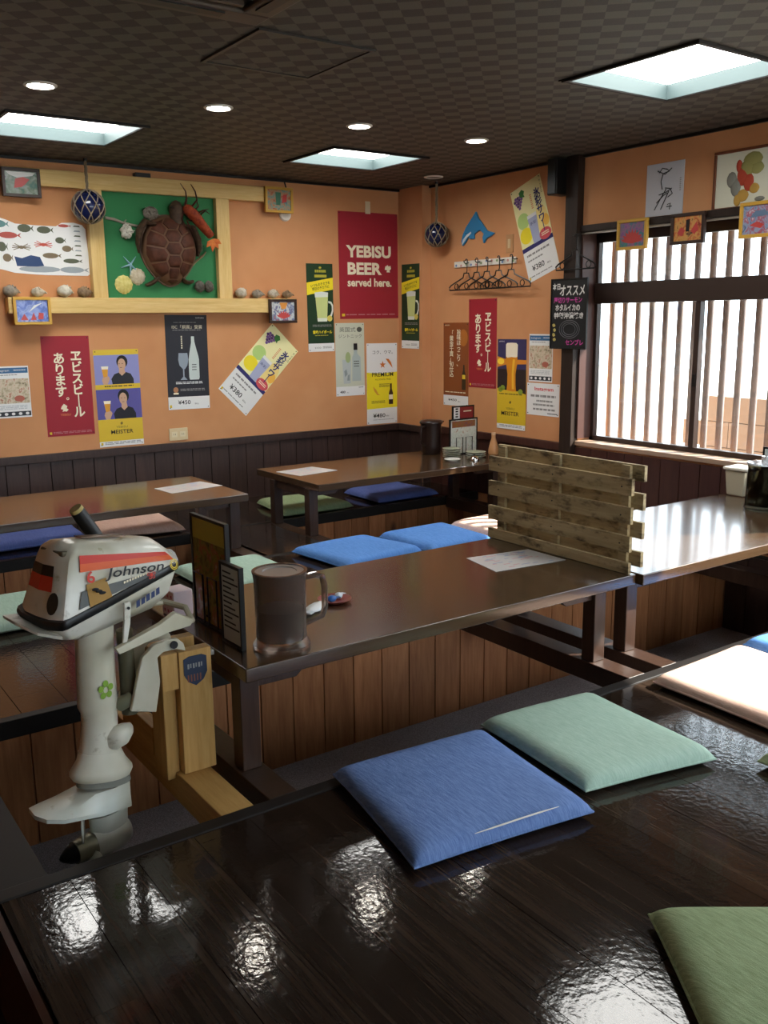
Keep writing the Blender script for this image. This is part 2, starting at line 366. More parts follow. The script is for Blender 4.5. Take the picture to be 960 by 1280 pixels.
for h, lb in zip(HO, LBL):
    t = thing('ceiling_light', lb, 'ceiling light', ((h[0]+h[1])/2, (h[2]+h[3])/2, ZC), 0, 'square recessed ceiling lights')
    a, b = (h[1]-h[0])/2, (h[3]-h[2])/2; rc = MB()
    for d in ((-a, a, -b, -b+.004, 0, .075), (-a, a, b-.004, b, 0, .075), (-a, -a+.004, -b+.004, b-.004, 0, .075), (a-.004, a, -b+.004, b-.004, 0, .075)): rc.box(*d)
    rc.build('recess', M['recess'], t)
    box('diffuser', M['lamp'], (-a+.004, a-.004, -b+.004, b-.004, .065, .075), t)
    fr = MB()
    for d in ((-a-.018, a+.018, -b-.018, -b, -.012, 0), (-a-.018, a+.018, b, b+.018, -.004, 0), (-a-.018, -a, -b, b, -.012, 0), (a, a+.018, -b, b, -.004, 0)): fr.box(*d)
    fr.build('frame', M['edge'], t)
DL = [(1.214, 4.2, 'round downlight nearest the picture edge, above the square light'), (2.016, 4.184, 'round downlight above the green turtle board, second in the row'), (2.798, 4.18, 'round downlight above the middle square light'), (3.567, 4.16, 'round downlight near the dark post, last lit one in the row'), (4.19, 5.338, 'unlit round downlight in the corner above the glass float')]
M['spot_off'] = mat('downlight_unlit', '6b665e', 0.5)
for i, (x, y, lb) in enumerate(DL):
    t = thing('downlight', lb, 'ceiling light', (x, y, ZC), 0, 'round ceiling downlights')
    MB().lathe([(0.052, 0.0), (0.068, 0.0), (0.068, -0.004), (0.055, -0.008), (0.052, -0.004), (0.052, 0.0)], 28, cap=False).build('ring', M['ring'], t, smooth=30)
    MB().lathe([(0.0, -0.003), (0.053, -0.003), (0.053, -0.001), (0.0, -0.001)], 28).build('lens', M['spot'] if i < 4 else M['spot_off'], t)
# ceiling hatch and air conditioner
t = thing('ceiling_hatch', 'square dark access hatch frame set in the patterned ceiling', 'hatch', (1.86, 3.26, ZC))
M['hatch'] = mat('hatch_frame', '2c2a27', 0.4)
for nm, d in (('frame', (-.24, .24, -.24, -.225, -.008, 0)), ('frame', (-.24, .24, .225, .24, -.008, 0)), ('frame', (-.24, -.225, -.225, .225, -.008, 0)), ('frame', (.225, .24, -.225, .225, -.008, 0)), ('cover', (-.225, .225, -.225, .225, -.004, 0))):
    box(nm, M['hatch'] if nm == 'frame' else M['ceil'], d, t)
t = thing('ceiling_air_conditioner', 'dark ceiling cassette air conditioner at the top picture edge', 'air conditioner', (1.13, 2.50, ZC))
M['acb'] = mat('air_conditioner_brown', '4a3f36', 0.45)
fr = MB()
for d in ((-.43, .43, -.43, -.33, -.03, 0), (-.43, .43, .33, .43, -.03, 0), (-.43, -.33, -.33, .33, -.03, 0), (.33, .43, -.33, .33, -.03, 0)): fr.box(*d)
fr.build('panel', M['acb'], t, bevel=0.008); box('intake', M['black'], (-.33, .33, -.33, .33, -.012, 0), t)
for k in range(9): box('slat', M['acb'], (-.31, .31, -.30+.072*k, -.282+.072*k, -.026, -.012), t)
for d in ((-.28, .28, .35, .39), (-.28, .28, -.39, -.35)): box('air_outlet', M['black'], (*d, -.034, -.028), t)
for d in ((.35, .39, -.28, .28), (-.39, -.35, -.28, .28)): box('air_outlet', M['black'], (*d, -.034, -.028), t)
t = thing('wall_speaker', 'black box speaker mounted high beside the dark post', 'speaker', (4.36, 4.325, 2.005))
box('cabinet', M['black'], (-.045, .08, -.052, .03, 0, .215), t, bevel=.006); box('grille', M['blackmetal'], (-.05, -.044, -.044, .022, .008, .207), t)

# ------------------------------------------------------------------ windows
wn = MB(); XF0, XF1 = 4.565, 4.605
for d in ((XF0, XF1, WY1-.035, WY1, WZ0, WZ1), (XF0, XF1, WY0, WY0+.035, WZ0, WZ1), (XF0, XF1, WY0, WY1, WZ1-.06, WZ1), (XF0, XF1, WY0, WY1, WZ0, WZ0+.035)): wn.box(*d)
w1 = struct(wn.build('window_1', M['frame_dk'], bevel=.003), 'wide sliding window with a brown frame and wooden lattice outside')
box('transom_rail', M['frame_dk'], (XF0-.03, XF1, WY0+.035, WY1-.035, 1.342, 1.468), w1, bevel=.004)
box('mullion', M['frame_dk'], (XF0-.01, XF1-.005, 3.355, 3.39, WZ0+.035, 1.342), w1, bevel=.003)
for d in ((3.39, WY1-.035, WZ0+.035, 1.342), (WY0+.035, 3.355, WZ0+.035, 1.342), (WY0+.035, WY1-.035, 1.468, WZ1-.06)):
    box('pane', M['glass'], (XF0+.018, XF0+.022, *d), w1)
box('jamb', M['jamb'], (XR-.005, XF0, WY1-.012, WY1, WZ0+.02, WZ1), w1); box('jamb', M['jamb'], (XR-.005, XF0, WY0, WY0+.012, WZ0+.02, WZ1), w1)
box('sill', mat('worn_sill', 'a08672', .45), (XR-.018, XF0, WY0-.02, WY1, WZ0-.022, WZ0+.006), w1, bevel=.003)
box('lintel', M['post'], (XR-.025, XF0, WY0-.02, WY1, WZ1, WZ1+.04), w1, bevel=.003)
box('rail', mat('curtain_rail', '8d857c', 0.35, metal=0.6), (XR-.012, XR, WY0, WY1, WZ1-.014, WZ1-.004), w1)
box('handle', M['black'], (XF0-.016, XF0-.01, 3.362, 3.384, .86, .93), w1)
wn = MB()
for d in ((XF0, XF1, V1-.035, V1, VZ0, VZ1), (XF0, XF1, V0, V0+.035, VZ0, VZ1), (XF0, XF1, V0, V1, VZ1-.06, VZ1), (XF0, XF1, V0, V1, VZ0, VZ0+.035), (XF0, XF1, -.15, -.11, VZ0, VZ1)): wn.box(*d)
w2 = struct(wn.build('window_2', M['frame_dk']), 'tall window beside the near cushions, beyond the picture edge')
box('pane', M['glass'], (XF0+.018, XF0+.022, V0+.035, -.15, VZ0+.035, VZ1-.06), w2); box('pane', M['glass'], (XF0+.018, XF0+.022, -.11, V1-.035, VZ0+.035, VZ1-.06), w2)
wn = MB()
for d in ((FX0, FX1, -2.3, -2.26, FZ0, FZ0+.04), (FX0, FX1, -2.3, -2.26, FZ1-.05, FZ1), (FX0, FX0+.04, -2.3, -2.26, FZ0, FZ1), (FX1-.04, FX1, -2.3, -2.26, FZ0, FZ1), (2.23, 2.27, -2.3, -2.26, FZ0, FZ1)): wn.box(*d)
w3 = struct(wn.build('window_added', M['frame_dk']), 'unseen wide window added behind the viewer to light the room from the front')  # invented window, lets in frontal daylight as fill
for a, b in ((FX0+.04, 2.23), (2.27, FX1-.04)): box('pane', M['glass'], (a, b, -2.282, -2.278, FZ0+.04, FZ1-.05), w3)
# outside: ground, lattice, low wall
M['concrete'] = mat('pale_concrete', 'b9b4aa', 0.9, 0.2); M['beige'] = mat('beige_block_wall', '9c9488', 0.9, 0.2)
struct(box('ground_front', M['concrete'], (-25, 4.62, -25, -2.36, -0.75, -0.65))); struct(box('ground', M['concrete'], (4.62, 30, -25, 30, -0.75, -0.65)))
t = thing('lattice_screen', 'upright wooden lattice slats standing outside the window', 'lattice', (4.80, 3.36, -0.65))
me = MB().lathe([(.0205, 0), (.0205, 2.9)], 10).mesh('slat', M['lattice'], 60)
for k in range(17):
    o = bpy.data.objects.new('slat', me); COL.objects.link(o); o.parent = t; o.location = (0, -.86+.107*k, 0)
box('rail', M['lattice'], (-.02, .02, -.9, .9, 2.5, 2.56), t); box('rail', M['lattice'], (-.02, .02, -.9, .9, .35, .41), t)
struct(box('roof_eave_added', M['post'], (XO, 5.78, 1.76, 6.2, 2.28, 2.34)), 'unseen roof overhang added above the window to cut the high sun')  # added sun blocker out of view, depth set to shade the cushions
t = thing('garden_wall', 'low beige block wall outside beyond the lattice', 'wall', (6.0, 4.12, -.65))
for r in range(7):
    for c in range(9): box('block', M['beige'], (0, .12, -.2-.4*c+(.2 if r % 2 else 0), .195-.4*c+(.2 if r % 2 else 0), .19*r, .19*r+.185), t)

# ------------------------------------------------------------------ tables
ZT, TH = 0.325, 0.042
def table(label, x0, x1, y0, y1, legx, runy, legy, cleat=True):
    cx, cy = (x0+x1)/2, (y0+y1)/2
    t = thing('low_table', label, 'table', (cx, cy, 0), 0, 'low dark tables over the leg wells')
    box('table_top', M['table'], (x0-cx, x1-cx, y0-cy, y1-cy, ZT-TH, ZT), t, bevel=.004)
    for lx in legx:
        rn = box('runner', M['tleg'], (lx-.043-cx, lx+.043-cx, runy[0]-cy, runy[1]-cy, -.075, 0.0), t, bevel=.003)
        for ly in legy:
            box('leg', M['tleg'], (lx-.03-cx, lx+.03-cx, ly-.03-cy, ly+.03-cy, 0, ZT-TH), t, bevel=.004)
            s = 1 if lx < cx else -1
            if cleat:
                a, b = lx+s*.03-cx, lx+s*.19-cx
                MB().prism([(a, ly-.012-cy, ZT-TH), (a, ly-.012-cy, ZT-TH-.045), (b-s*.03, ly-.012-cy, ZT-TH-.045), (b, ly-.012-cy, ZT-TH-.02), (b, ly-.012-cy, ZT-TH)], (0, .024, 0)).build('cleat', M['tleg'], t)
        box('apron', M['tleg'], (lx-.012-cx, lx+.012-cx, legy[0]+.03-cy, legy[1]-.03-cy, ZT-TH-.05, ZT-TH), t)
    return t
table('dark brown low table with water pitcher, nearest to the outboard motor', 1.051, 2.650, 2.165, 2.927, (1.085, 2.520), (2.035, 2.965), (2.245, 2.84))
table('dark brown low table under the window, glaring with reflected daylight', 2.660, 4.27, 2.14, 2.945, (2.700, 4.10), (2.035, 2.965), (2.25, 2.84))
table('dark brown low table along the back wall, behind the outboard motor', 0.66, 2.263, 4.53, 5.30, (0.72, 2.225), (4.385, 5.125), (4.66, 5.09))
table('dark brown low table in the room corner with menu stand and plates', 2.711, 4.42, 4.53, 5.30, (2.736, 4.18), (4.385, 5.125), (4.66, 5.09))

# ------------------------------------------------------------------ floor cushions
def fabric(name, c1, c2, streak=(260, 26, 30), rough=0.85):
    m = mat(name, c1, rough, 0.2); nt, ns, ls, b = nodes(m)
    n = noise(ns, ls, coords(ns, ls, streak), 1.0, 4, 0.7); w = noise(ns, ls, coords(ns, ls, (1, 1, 1)), 420, 2)
    ls.new(ramp(ns, ls, n, [(0.3, c1), (0.7, c2)]), b.inputs['Base Color'])
    ad = ns.new('ShaderNodeMath'); ad.operation = 'ADD'; ls.new(n, ad.inputs[0]); ls.new(w, ad.inputs[1]); bump(ns, ls, ad.outputs[0], b, 0.35, 0.003); return m
FB = dict(blue=fabric('blue_cotton', '5570a6', '7c97ca'), pale=fabric('pale_green_cotton', '9ab8a6', 'b8d0c0'), olive=fabric('olive_green_cotton', '7b8b62', 'a0ae86', (260, 26, 30)),
          pink=fabric('pale_pink_cotton', 'c4a191', 'd8b8a8'), sky=fabric('bright_blue_cotton', '4a7cc4', '6a9adb'), dusk=fabric('slate_blue_cotton', '4a5890', '5d6ca6'), leaf=fabric('leaf_green_cotton', '7d9068', '97a883'))
def cushion(label, corners, m, zip_side=None, th=0.056, sag=0.0, seed=0):
    """corners: far-left, far-right, near-right, near-left (world x, y)"""
    C = [Vector((x, y, 0)) for x, y in corners]; c = sum(C, Vector())/4; q = random.Random(seed)
    t = thing('floor_cushion', label, 'cushion', (c.x, c.y, 0.0035), 0, 'square floor cushions')
    n = 18; b = MB(); ph = q.uniform(0, 6)
    def P(u, v): return (C[0]*(1-u)*(1-v) + C[1]*u*(1-v) + C[2]*u*v + C[3]*(1-u)*v) - c
    top, bot = [], []
    for j in range(n+1):
        for i in range(n+1):
            f = lambda k: 0.5-0.5*math.cos(math.pi*k/n)
            u, v = f(i), f(j); du, dv = 2*u-1, 2*v-1
            e = max(0.0, 1-abs(du)**16)**0.5*max(0.0, 1-abs(dv)**16)**0.5
            pin = 1-0.022*(1-(du*dv)**2)*max(abs(du), abs(dv))**4
            p = P(0.5+du*pin/2, 0.5+dv*pin/2)
            wob = 0.0035*math.sin(5*u+ph)*math.cos(4*v+ph)
            top.append((p.x, p.y, 0.016+(th-0.016+wob-0.006*max(abs(du), abs(dv))**3)*e)); bot.append((p.x, p.y, 0.016-0.0155*e))
    w = n+1; fs = []
    for j in range(n):
        for i in range(n):
            a = j*w+i; fs.append((a, a+w, a+w+1, a+1)); o = w*w; fs.append((a+o, a+1+o, a+w+1+o, a+w+o))
    per = [i for i in range(w)] + [j*w+n for j in range(1, w)] + [n*w+i for i in range(n-1, -1, -1)] + [j*w for j in range(n-1, 0, -1)]
    for k in range(len(per)):
        a, d = per[k], per[(k+1) % len(per)]; fs.append((a, d, d+w*w, a+w*w))
    b.add(top+bot, fs); b.build('cover', m, t, smooth=70)
    MB().tube([(C[k]*(1-s)+C[(k+1) % 4]*s - c)*(1-0.02*(1-abs(2*s-1)**4)) + Vector((0, 0, .016)) for k in range(4) for s in (0, .15, .35, .5, .65, .85)], .0035, 6, closed=True).build('piping', m, t, smooth=True)
    if zip_side is not None:
        A, B_ = C[zip_side]-c, C[(zip_side+1) % 4]-c
        MB().tube([A*(1-s)*.955+B_*s*.955+Vector((0, 0, .050+.002*math.sin(6*s))) for s in (.18, .3, .42, .55, .68)], [.001, .003, .003, .003, .001], 6, squash=.6).build('zipper', M['plastic'], t)
    return t
cushion('blue cushion with an open pale zipper on the near floor', [(1.234, 2.02), (1.739, 1.975), (1.664, 1.461), (1.146, 1.53)], FB['blue'], 2)
cushion('pale green cushion beside the zippered blue one', [(1.775, 2.02), (2.213, 1.98), (2.162, 1.455), (1.727, 1.544)], FB['pale'], seed=2)
cushion('pink cushion washed out by sunlight, next to the window-side table', [(2.479, 1.93), (2.999, 1.954), (2.98, 1.46), (2.463, 1.45)], FB['pink'], seed=3)
cushion('pale blue cushion in sunlight beyond the pink one, cut by the picture edge', [(3.055, 1.968), (3.55, 1.95), (3.53, 1.46), (3.04, 1.47)], FB['sky'], seed=4)
cushion('olive green cushion lying askew in the bottom corner', [(1.443, 1.104), (1.873, .806), (1.59, .40), (1.16, .70)], FB['olive'], seed=5)
cushion('olive cushion whose tip alone shows at the picture edge', [(2.245, 1.375), (2.74, 1.40), (2.78, .90), (2.29, .87)], FB['olive'], seed=6)
cushion('bright blue cushion behind the pitcher table, the one toward the motor', [(2.402, 4.31), (2.894, 4.33), (2.978, 3.901), (2.445, 3.818)], FB['sky'], seed=7)
cushion('bright blue cushion behind the pitcher table, next to the slatted screen', [(2.985, 4.309), (3.454, 4.312), (3.44, 3.844), (2.998, 3.825)], FB['sky'], seed=8)
cushion('pale cushion in a sun patch just behind the slatted screen', [(3.50, 4.29), (3.99, 4.31), (3.98, 3.84), (3.49, 3.83)], FB['pink'], seed=9)
cushion('pale green cushion behind the pitcher and menus', [(1.72, 4.325), (2.19, 4.314), (2.186, 3.83), (1.71, 3.84)], FB['pale'], seed=10)
cushion('pale green cushion half hidden behind the outboard motor', [(.70, 4.32), (1.18, 4.325), (1.17, 3.86), (.69, 3.86)], FB['pale'], seed=11)
cushion('slate blue cushion under the back wall, above the motor cowl', [(1.12, 5.725), (1.631, 5.71), (1.60, 5.33), (1.07, 5.33)], FB['dusk'], seed=12)
cushion('pale pink cushion under the back wall beside the slate blue one', [(1.70, 5.71), (2.19, 5.74), (2.158, 5.19), (1.656, 5.30)], FB['pink'], seed=13)
cushion('leaf green cushion on the far side of the corner table', [(2.899, 5.68), (3.34, 5.672), (3.366, 5.175), (2.837, 5.18)], FB['leaf'], seed=14)
cushion('dark blue cushion in shade beyond the corner table', [(3.59, 5.63), (4.1, 5.70), (4.108, 5.175), (3.578, 5.175)], FB['dusk'], seed=15)

# ------------------------------------------------------------------ slatted wooden screen
t = thing('slatted_screen', 'scorched pale wood slatted screen standing between the two front tables', 'screen', (2.64, 2.55, ZT+.001))
for z0, z1 in ((0, .042), (.082, .142), (.187, .250), (.293, .356)): MB().box(-.024, -.008, -.375, .40, z0, z1).build('slat', M['burnt'], t, bevel=.0015)
for z0, z1 in ((.028, .085), (.134, .195), (.240, .302), (.346, .405)): MB().box(.006, .022, -.405, .375, z0, z1).build('slat', M['burnt'], t, bevel=.0015)
for y in (-.33, .02, .335): box('batten', M['burnt'], (-.008, .006, y-.02, y+.02, 0, .40), t)
for y in (-.33, .02, .335):
    for z in (.112, .218, .324): MB().lathe([(.0, 0), (.003, 0), (.003, .002), (0, .002)], 8, (-.0265, y, z), 'x').build('nail_head', M['blackmetal'], t)

# ------------------------------------------------------------------ outboard motor and its stand
t = thing('motor_stand', 'pine lumber stand bolted across the leg well, carrying the motor', 'stand', (.96, 2.34, 0))
def lb(nm, m, x0, x1, y0, y1, z0, z1): return box(nm, m, (x0-.96, x1-.96, y0-2.34, y1-2.34, z0, z1), t, bevel=.003)
lb('base_beam', M['standy'], .90, .995, 2.035, 2.90, -.09, .0)
lb('front_post', M['stand'], .915, 1.012, 2.30, 2.338, 0, .362)
lb('rear_post', M['stand'], .915, 1.012, 2.415, 2.453, 0, .362)
lb('side_post', M['stand'], .875, .913, 2.33, 2.425, -.02, .255)
lb('clamp_block', M['stand'], .866, .915, 2.305, 2.45, .255, .362)
lb('brace', M['standy'], .885, .915, 2.46, 2.72, .0, .09)
bd = MB(); bp = [(.928, .345), (.945, .352), (.982, .352), (.996, .345), (.997, .30), (.985, .278), (.962, .264), (.94, .278), (.928, .30)]
bd.prism([(x-.96, -.0405, z-.006) for x, z in bp], (0, -.0015, 0)).build('badge', mat('badge_blue', '2a3448', 0.5), t)
for k in range(6): box('badge_mark', M['grey_ink'], (-.021+.008*k, -.016+.008*k-.0015*(k % 2), -.0424, -.042, .310+.002*(k % 2), .324), t)
for k in range(5): box('badge_stripe', mat('badge_red', '7a4a3c', 0.6), (-.022+.009*k, -.018+.009*k, -.0424, -.042, .272, .292), t)

MX, MY = .70, 2.36
t = thing('outboard_motor', 'white outboard boat motor with red stripe hung on a pine stand', 'outboard motor', (MX, MY, -.2))
PH = R(14); PX = .705   # the motor is swung a little on its swivel
def W0(x, y, z): return (x-MX, y-MY, z+.2)
def W(x, y, z):
    a, b = x-PX, y-MY; return (PX+a*math.cos(PH)-b*math.sin(PH)-MX, a*math.sin(PH)+b*math.cos(PH), z+.2)
def swing(o): o.rotation_euler = (0, 0, PH); return o
def worn(name, c, rough=0.35):
    m = mat(name, c, rough, 0.5); nt, ns, ls, b = nodes(m)
    n = noise(ns, ls, coords(ns, ls), 14, 5, 0.65); k = ramp(ns, ls, n, [(0.62, (0, 0, 0, 1)), (0.72, (.8, .8, .8, 1))])
    n2 = noise(ns, ls, coords(ns, ls), 4, 3); c2 = ramp(ns, ls, n2, [(0.3, c), (0.7, 'b5ae93')])
    ls.new(mixc(ns, ls, k, c2, L('8a7d58')), b.inputs['Base Color']); return m
MW = worn('aged_white_paint', 'dad7c8'); MWC = worn('white_cowl_paint', 'efece2', .25); MWD = worn('grey_white_lower_paint', 'cdd2cc', .35)
def ring(x0, x1, hy0, hy1, zr, zf, bow=0.05, stern=0.012, r=.018, dz=0.0):
    """plan outline of the cowl: rear x0 (half width hy0, height zr) to front x1 (half width hy1, height zf)"""
    pts = [(x0-stern, 0), (x0-stern*.8, -hy0*.55), (x0, -hy0+r), (x0+r*.3, -hy0+r*.3), (x0+r, -hy0), (x0+(x1-x0)*.35, -(hy0*.7+hy1*.3)-.002), (x0+(x1-x0)*.7, -(hy0*.3+hy1*.7)-.001), (x1-r*.8, -hy1), (x1, -hy1+r*.8), (x1+bow*.7, -hy1*.35), (x1+bow, 0)]
    pts = pts + [(x, -y) for x, y in reversed(pts[1:-1])]
    return [W(x, MY+y, zr+(zf-zr)*(x-x0)/(x1-x0)+dz) for x, y in pts]
BOT = (.562, .925, .106, .090, .523, .606)
cw = MB().loft([ring(*BOT, .035, dz=.004), ring(.564, .925, .105, .089, .54, .618, .034), ring(.604, .905, .081, .070, .672, .648, .026), ring(.614, .895, .076, .064, .694, .660, .022), ring(.630, .880, .056, .046, .709, .676, .015), ring(.66, .85, .02, .018, .714, .684, .008)])
cw.build('cowl', MWC, t, smooth=38)
MB().loft([ring(.555, .931, .113, .097, .513, .597, .038), ring(.552, .934, .116, .100, .524, .607, .039), ring(.555, .931, .113, .097, .535, .617, .038)]).build('trim_band', mat('black_rubber', '131313', .35), t, smooth=50)
MB().loft([ring(.62, .87, .06, .055, .462, .492, .02), ring(.575, .905, .095, .085, .482, .535, .03), ring(.555, .925, .11, .094, .512, .595, .036)]).build('lower_pan', MWC, t, smooth=45)
MB().prism([W(.555, 2.45, .515), W(.505, 2.44, .524), (W(.495, 2.36, .524)), W(.515, 2.29, .507), W(.56, 2.255, .492)], (0, 0, .007)).build('rear_lip', MWC, t)
# decals on the near side of the cowl (follow its slope)
def side(x, z, off=.0015):
    # inward lean of the near flank
    zb = .54+.078*(x-.564)/.361; zt_ = .672-.024*(x-.604)/.301
    f = (z-zb)/(zt_-zb); hb = .105-.016*(x-.564)/.361; ht = .081-.011*(x-.604)/.301
    return W(x, MY-(hb+(ht-hb)*f)-off-.0025, z)
def decal(nm, m, pts, off=.0015, sub=3):
    b = MB(); a, bb, c, d = pts   # quad TL,TR,BR,BL in (x,z)
    g = []
    for i in range(sub+1):
        s = i/sub
        for p, q in ((a, bb), (d, c)): g.append(side(p[0]*(1-s)+q[0]*s, p[1]*(1-s)+q[1]*s, off))
    b.add(g, [(2*i, 2*i+1, 2*i+3, 2*i+2) for i in range(sub)]); b.build(nm, m, t)
MR, MO = mat('red_decal', 'c8301f', .35), mat('orange_decal', 'd85a26', .35)
decal('red_stripe', MR, [(.636, .686), (.893, .645), (.902, .635), (.633, .665)], .003, 6)
decal('orange_stripe', MO, [(.633, .665), (.902, .635), (.912, .622), (.630, .645)], .003, 6)
decal('grey_panel', mat('grey_decal', '5a5c5a', .4), [(.626, .598), (.865, .603), (.80, .588), (.610, .556)], .0025, 6)
decal('warning_sticker', mat('amber_sticker', 'a0762a', .45), [(.640, .612), (.698, .618), (.706, .568), (.640, .556)], .004, 3)
sf = (side(.70, .60, .009), None, None)
U = (Vector(side(.84, .60))-Vector(side(.70, .60))).normalized(); V = (Vector(side(.70, .64))-Vector(side(.70, .60))).normalized()
text(t, 'Johnson', .082, .019, .178, .032, M['ink'], frame=(sf[0], U, V), bold=.014, shear=.25, rot=-.08)
text(t, '6', -.046, .030, .022, .030, MR, frame=(sf[0], U, V), bold=.02)
for k in range(9):
    q0 = side(.745+.0085*k, .592+.0011*k, .0045); q1 = side(.751+.0085*k, .593+.0011*k, .0045); MB().flat([q0, q1, (q1[0], q1[1], q1[2]+.006), (q0[0], q0[1], q0[2]+.006)]).build('small_mark', M['cream'], t)
text(t, '◎', .203, .012, .026, .030, M['gold'], frame=(sf[0], U, V), name='emblem')
text(t, '❀', .128, .0, .026, .024, MR, frame=(sf[0], U, V), name='flower_sticker')
p0, p1 = Vector(W(.75, MY-.104, .525)), Vector(W(.88, MY-.096, .56))
pf = (p0*.55+p1*.45, (p1-p0).normalized(), Vector((-.2, -.25, .95)).normalized())
pf = (pf[0]+Vector((0, -.012, 0)), pf[1], pf[2])
for k in range(5):
    o_ = pf[0]+pf[1]*(-.040+.017*k); h_ = .020-.002*(k % 2); MB().flat([o_-pf[2]*.008, o_+pf[1]*.013-pf[2]*.008, o_+pf[1]*.016+pf[2]*(h_-.008), o_+pf[1]*.004+pf[2]*(h_-.008)]).build('sticker_mark', mat('blue_sticker', '3a4468', .5), t)
for k in range(3):
    MB().ball(W(.655+.012*k, MY-.113+.004*k, .600-.008*k), (.009, .002, .004)).build('fish_print', M['ink'], t)
# rear face decals
def rear(y, z, off=.004):
    f = (z-.54)/(.672-.54); return W(.564-.015+(.604-.564)*f-off+abs(y)*.13, MY+y, z)
for nm, m, z0, z1 in (('rear_black_stripe', M['black'], .636, .662), ('rear_red_stripe', MR, .600, .636)):
    h0, h1 = .098-.024*(z0-.54)/.132-.018, .098-.024*(z1-.54)/.132-.018
    MB().add([rear(-h0*.75, z0), rear(0, z0), rear(h0*.9, z0), rear(-h1*.75, z1), rear(0, z1), rear(h1*.9, z1)], [(0, 1, 4, 3), (1, 2, 5, 4)]).build(nm, m, t)
MB().add([rear(-.066+.021*math.cos(k*math.pi/8), .575+.027*math.sin(k*math.pi/8), .006) for k in range(16)], [tuple(range(16))]).build('vent_oval', mat('dark_vent', '2b2c28', .5), t)
swing(MB().box(-.010, .010, -.05, .055, -.006, .007).build('carry_grip', mat('dirty_recess', '5d5844', .6), t, loc=W(.612, MY-.01, .690), bevel=.004))
o = swing(MB().box(-.065, .065, -.018, .018, -.001, .0015).build('top_plate', mat('brown_plate', '7a6250', .5), t, loc=W(.745, MY-.005, .7055))); o.rotation_euler = (0, R(8.0), PH)
# tiller and handles
MB().tube([W0(.775, 2.43, .655), W0(.76, 2.43, .68), W0(.745, 2.428, .705), W0(.72, 2.425, .748), W0(.708, 2.422, .768)], [.016, .019, .020, .020, .019], 14).build('tiller_grip', M['black'], t, smooth=True)
MB().tube([W0(.708, 2.422, .768), W0(.703, 2.421, .776)], [.019, .0175], 14).build('grip_end', mat('worn_yellow_end', 'b09a5c', .6), t, smooth=True)
MB().tube([W0(.775, 2.43, .655), W0(.80, 2.45, .60), W0(.83, 2.42, .50)], [.011, .011, .012], 8).build('tiller_arm', MW, t, smooth=True)
MB().prism([W(.90, MY-.10, .475), W(.968, MY-.09, .436), W(.955, MY-.09, .420), W(.88, MY-.10, .425), W(.715, MY-.105, .408), W(.705, MY-.105, .425), W(.85, MY-.10, .455)], (0, .022, 0)).build('side_arm', MW, t, bevel=.003)
MB().tube([W(.965, MY-.085, .432), W(.985, MY-.03, .455), W(.97, MY+.05, .46), W(.90, MY+.08, .46)], .009, 8).build('front_loop', MW, t, smooth=True)
MB().prism([W(.724, MY-.128, .550), W(.742, MY-.128, .550), W(.745, MY-.128, .54), W(.741, MY-.125, .49), W(.731, MY-.12, .44), W(.717, MY-.12, .442), W(.723, MY-.125, .50)], (0, .012, 0)).build('latch', MWC, t, bevel=.003)
MB().lathe([(0, 0), (.004, 0), (.004, .003), (0, .003)], 10, W(.734, MY-.132, .535), 'y').build('latch_rivet', M['blackmetal'], t)
# leg
def oval(cx, cz, rx, ry, n=20, tilt=0.0): return [W(cx+rx*math.cos(2*math.pi*k/n), MY+ry*math.sin(2*math.pi*k/n), cz+tilt*math.cos(2*math.pi*k/n)) for k in range(n)]
MB().loft([oval(.700, .112, .060, .045, tilt=-.012), oval(.70, .14, .055, .043), oval(.705, .195, .050, .041), oval(.706, .232, .051, .041), oval(.703, .25, .056, .042), oval(.705, .33, .054, .041), oval(.708, .42, .053, .040), oval(.71, .478, .054, .045)]).build('midsection', MW, t, smooth=60)
MB().loft([oval(.699, .038, .084, .048, tilt=-.016), oval(.699, .052, .092, .053, tilt=-.016), oval(.699, .064, .091, .052, tilt=-.016), oval(.70, .09, .070, .048, tilt=-.012), oval(.70, .115, .060, .045, tilt=-.012)]).build('collar', MW, t, smooth=60)
MB().loft([oval(.704, .018, .080, .045, tilt=-.016), oval(.704, .036, .077, .045, tilt=-.016)]).build('gasket', mat('grey_gasket', '7d7d74', .5), t, smooth=50)
def plate(k, dz):
    o = []
    for x, y in ((.495, .008), (.507, .045), (.545, .066), (.66, .064), (.765, .032), (.782, 0)):
        y *= k; z = .012-(x-.495)*.255+dz
        o.append((x, -y, z))
    o = o + [(x, -y, z) for x, y, z in reversed(o[1:-1])]
    return o
rg0 = [W(x, MY+y, z) for x, y, z in plate(.97, -.012)]; rg1 = [W(x, MY+y, z) for x, y, z in plate(1.0, 0)]
rg3 = [(.622+(x-.495)*.553, y*.66, .022-(x-.495)*.06) for x, y, z in plate(1.0, 0)]; rg2 = [W(a[0]*.6+c[0]*.4, MY+a[1]*.45+c[1]*.55, a[2]*.62+c[2]*.38) for a, c in zip(plate(1.0, 0), rg3)]; rg3 = [W(x, MY+y, z) for x, y, z in rg3]
MB().loft([rg0, rg1, rg2, rg3]).build('ventilation_plate', MWD, t, smooth=35)
MB().loft([oval(.71, -.07, .06, .026), oval(.71, -.11, .057, .028), oval(.708, -.14, .05, .03)]).build('strut', MWD, t, smooth=60)
b = MB(); b.loft([[W(x, MY+ry*math.cos(2*math.pi*k/18), -.148+rz*math.sin(2*math.pi*k/18)) for k in range(18)] for x, ry, rz in ((.775, .008, .01), (.768, .024, .03), (.752, .033, .04), (.72, .038, .045), (.68, .036, .043), (.655, .034, .041))]); b.build('gearcase', MWD, t, smooth=50)
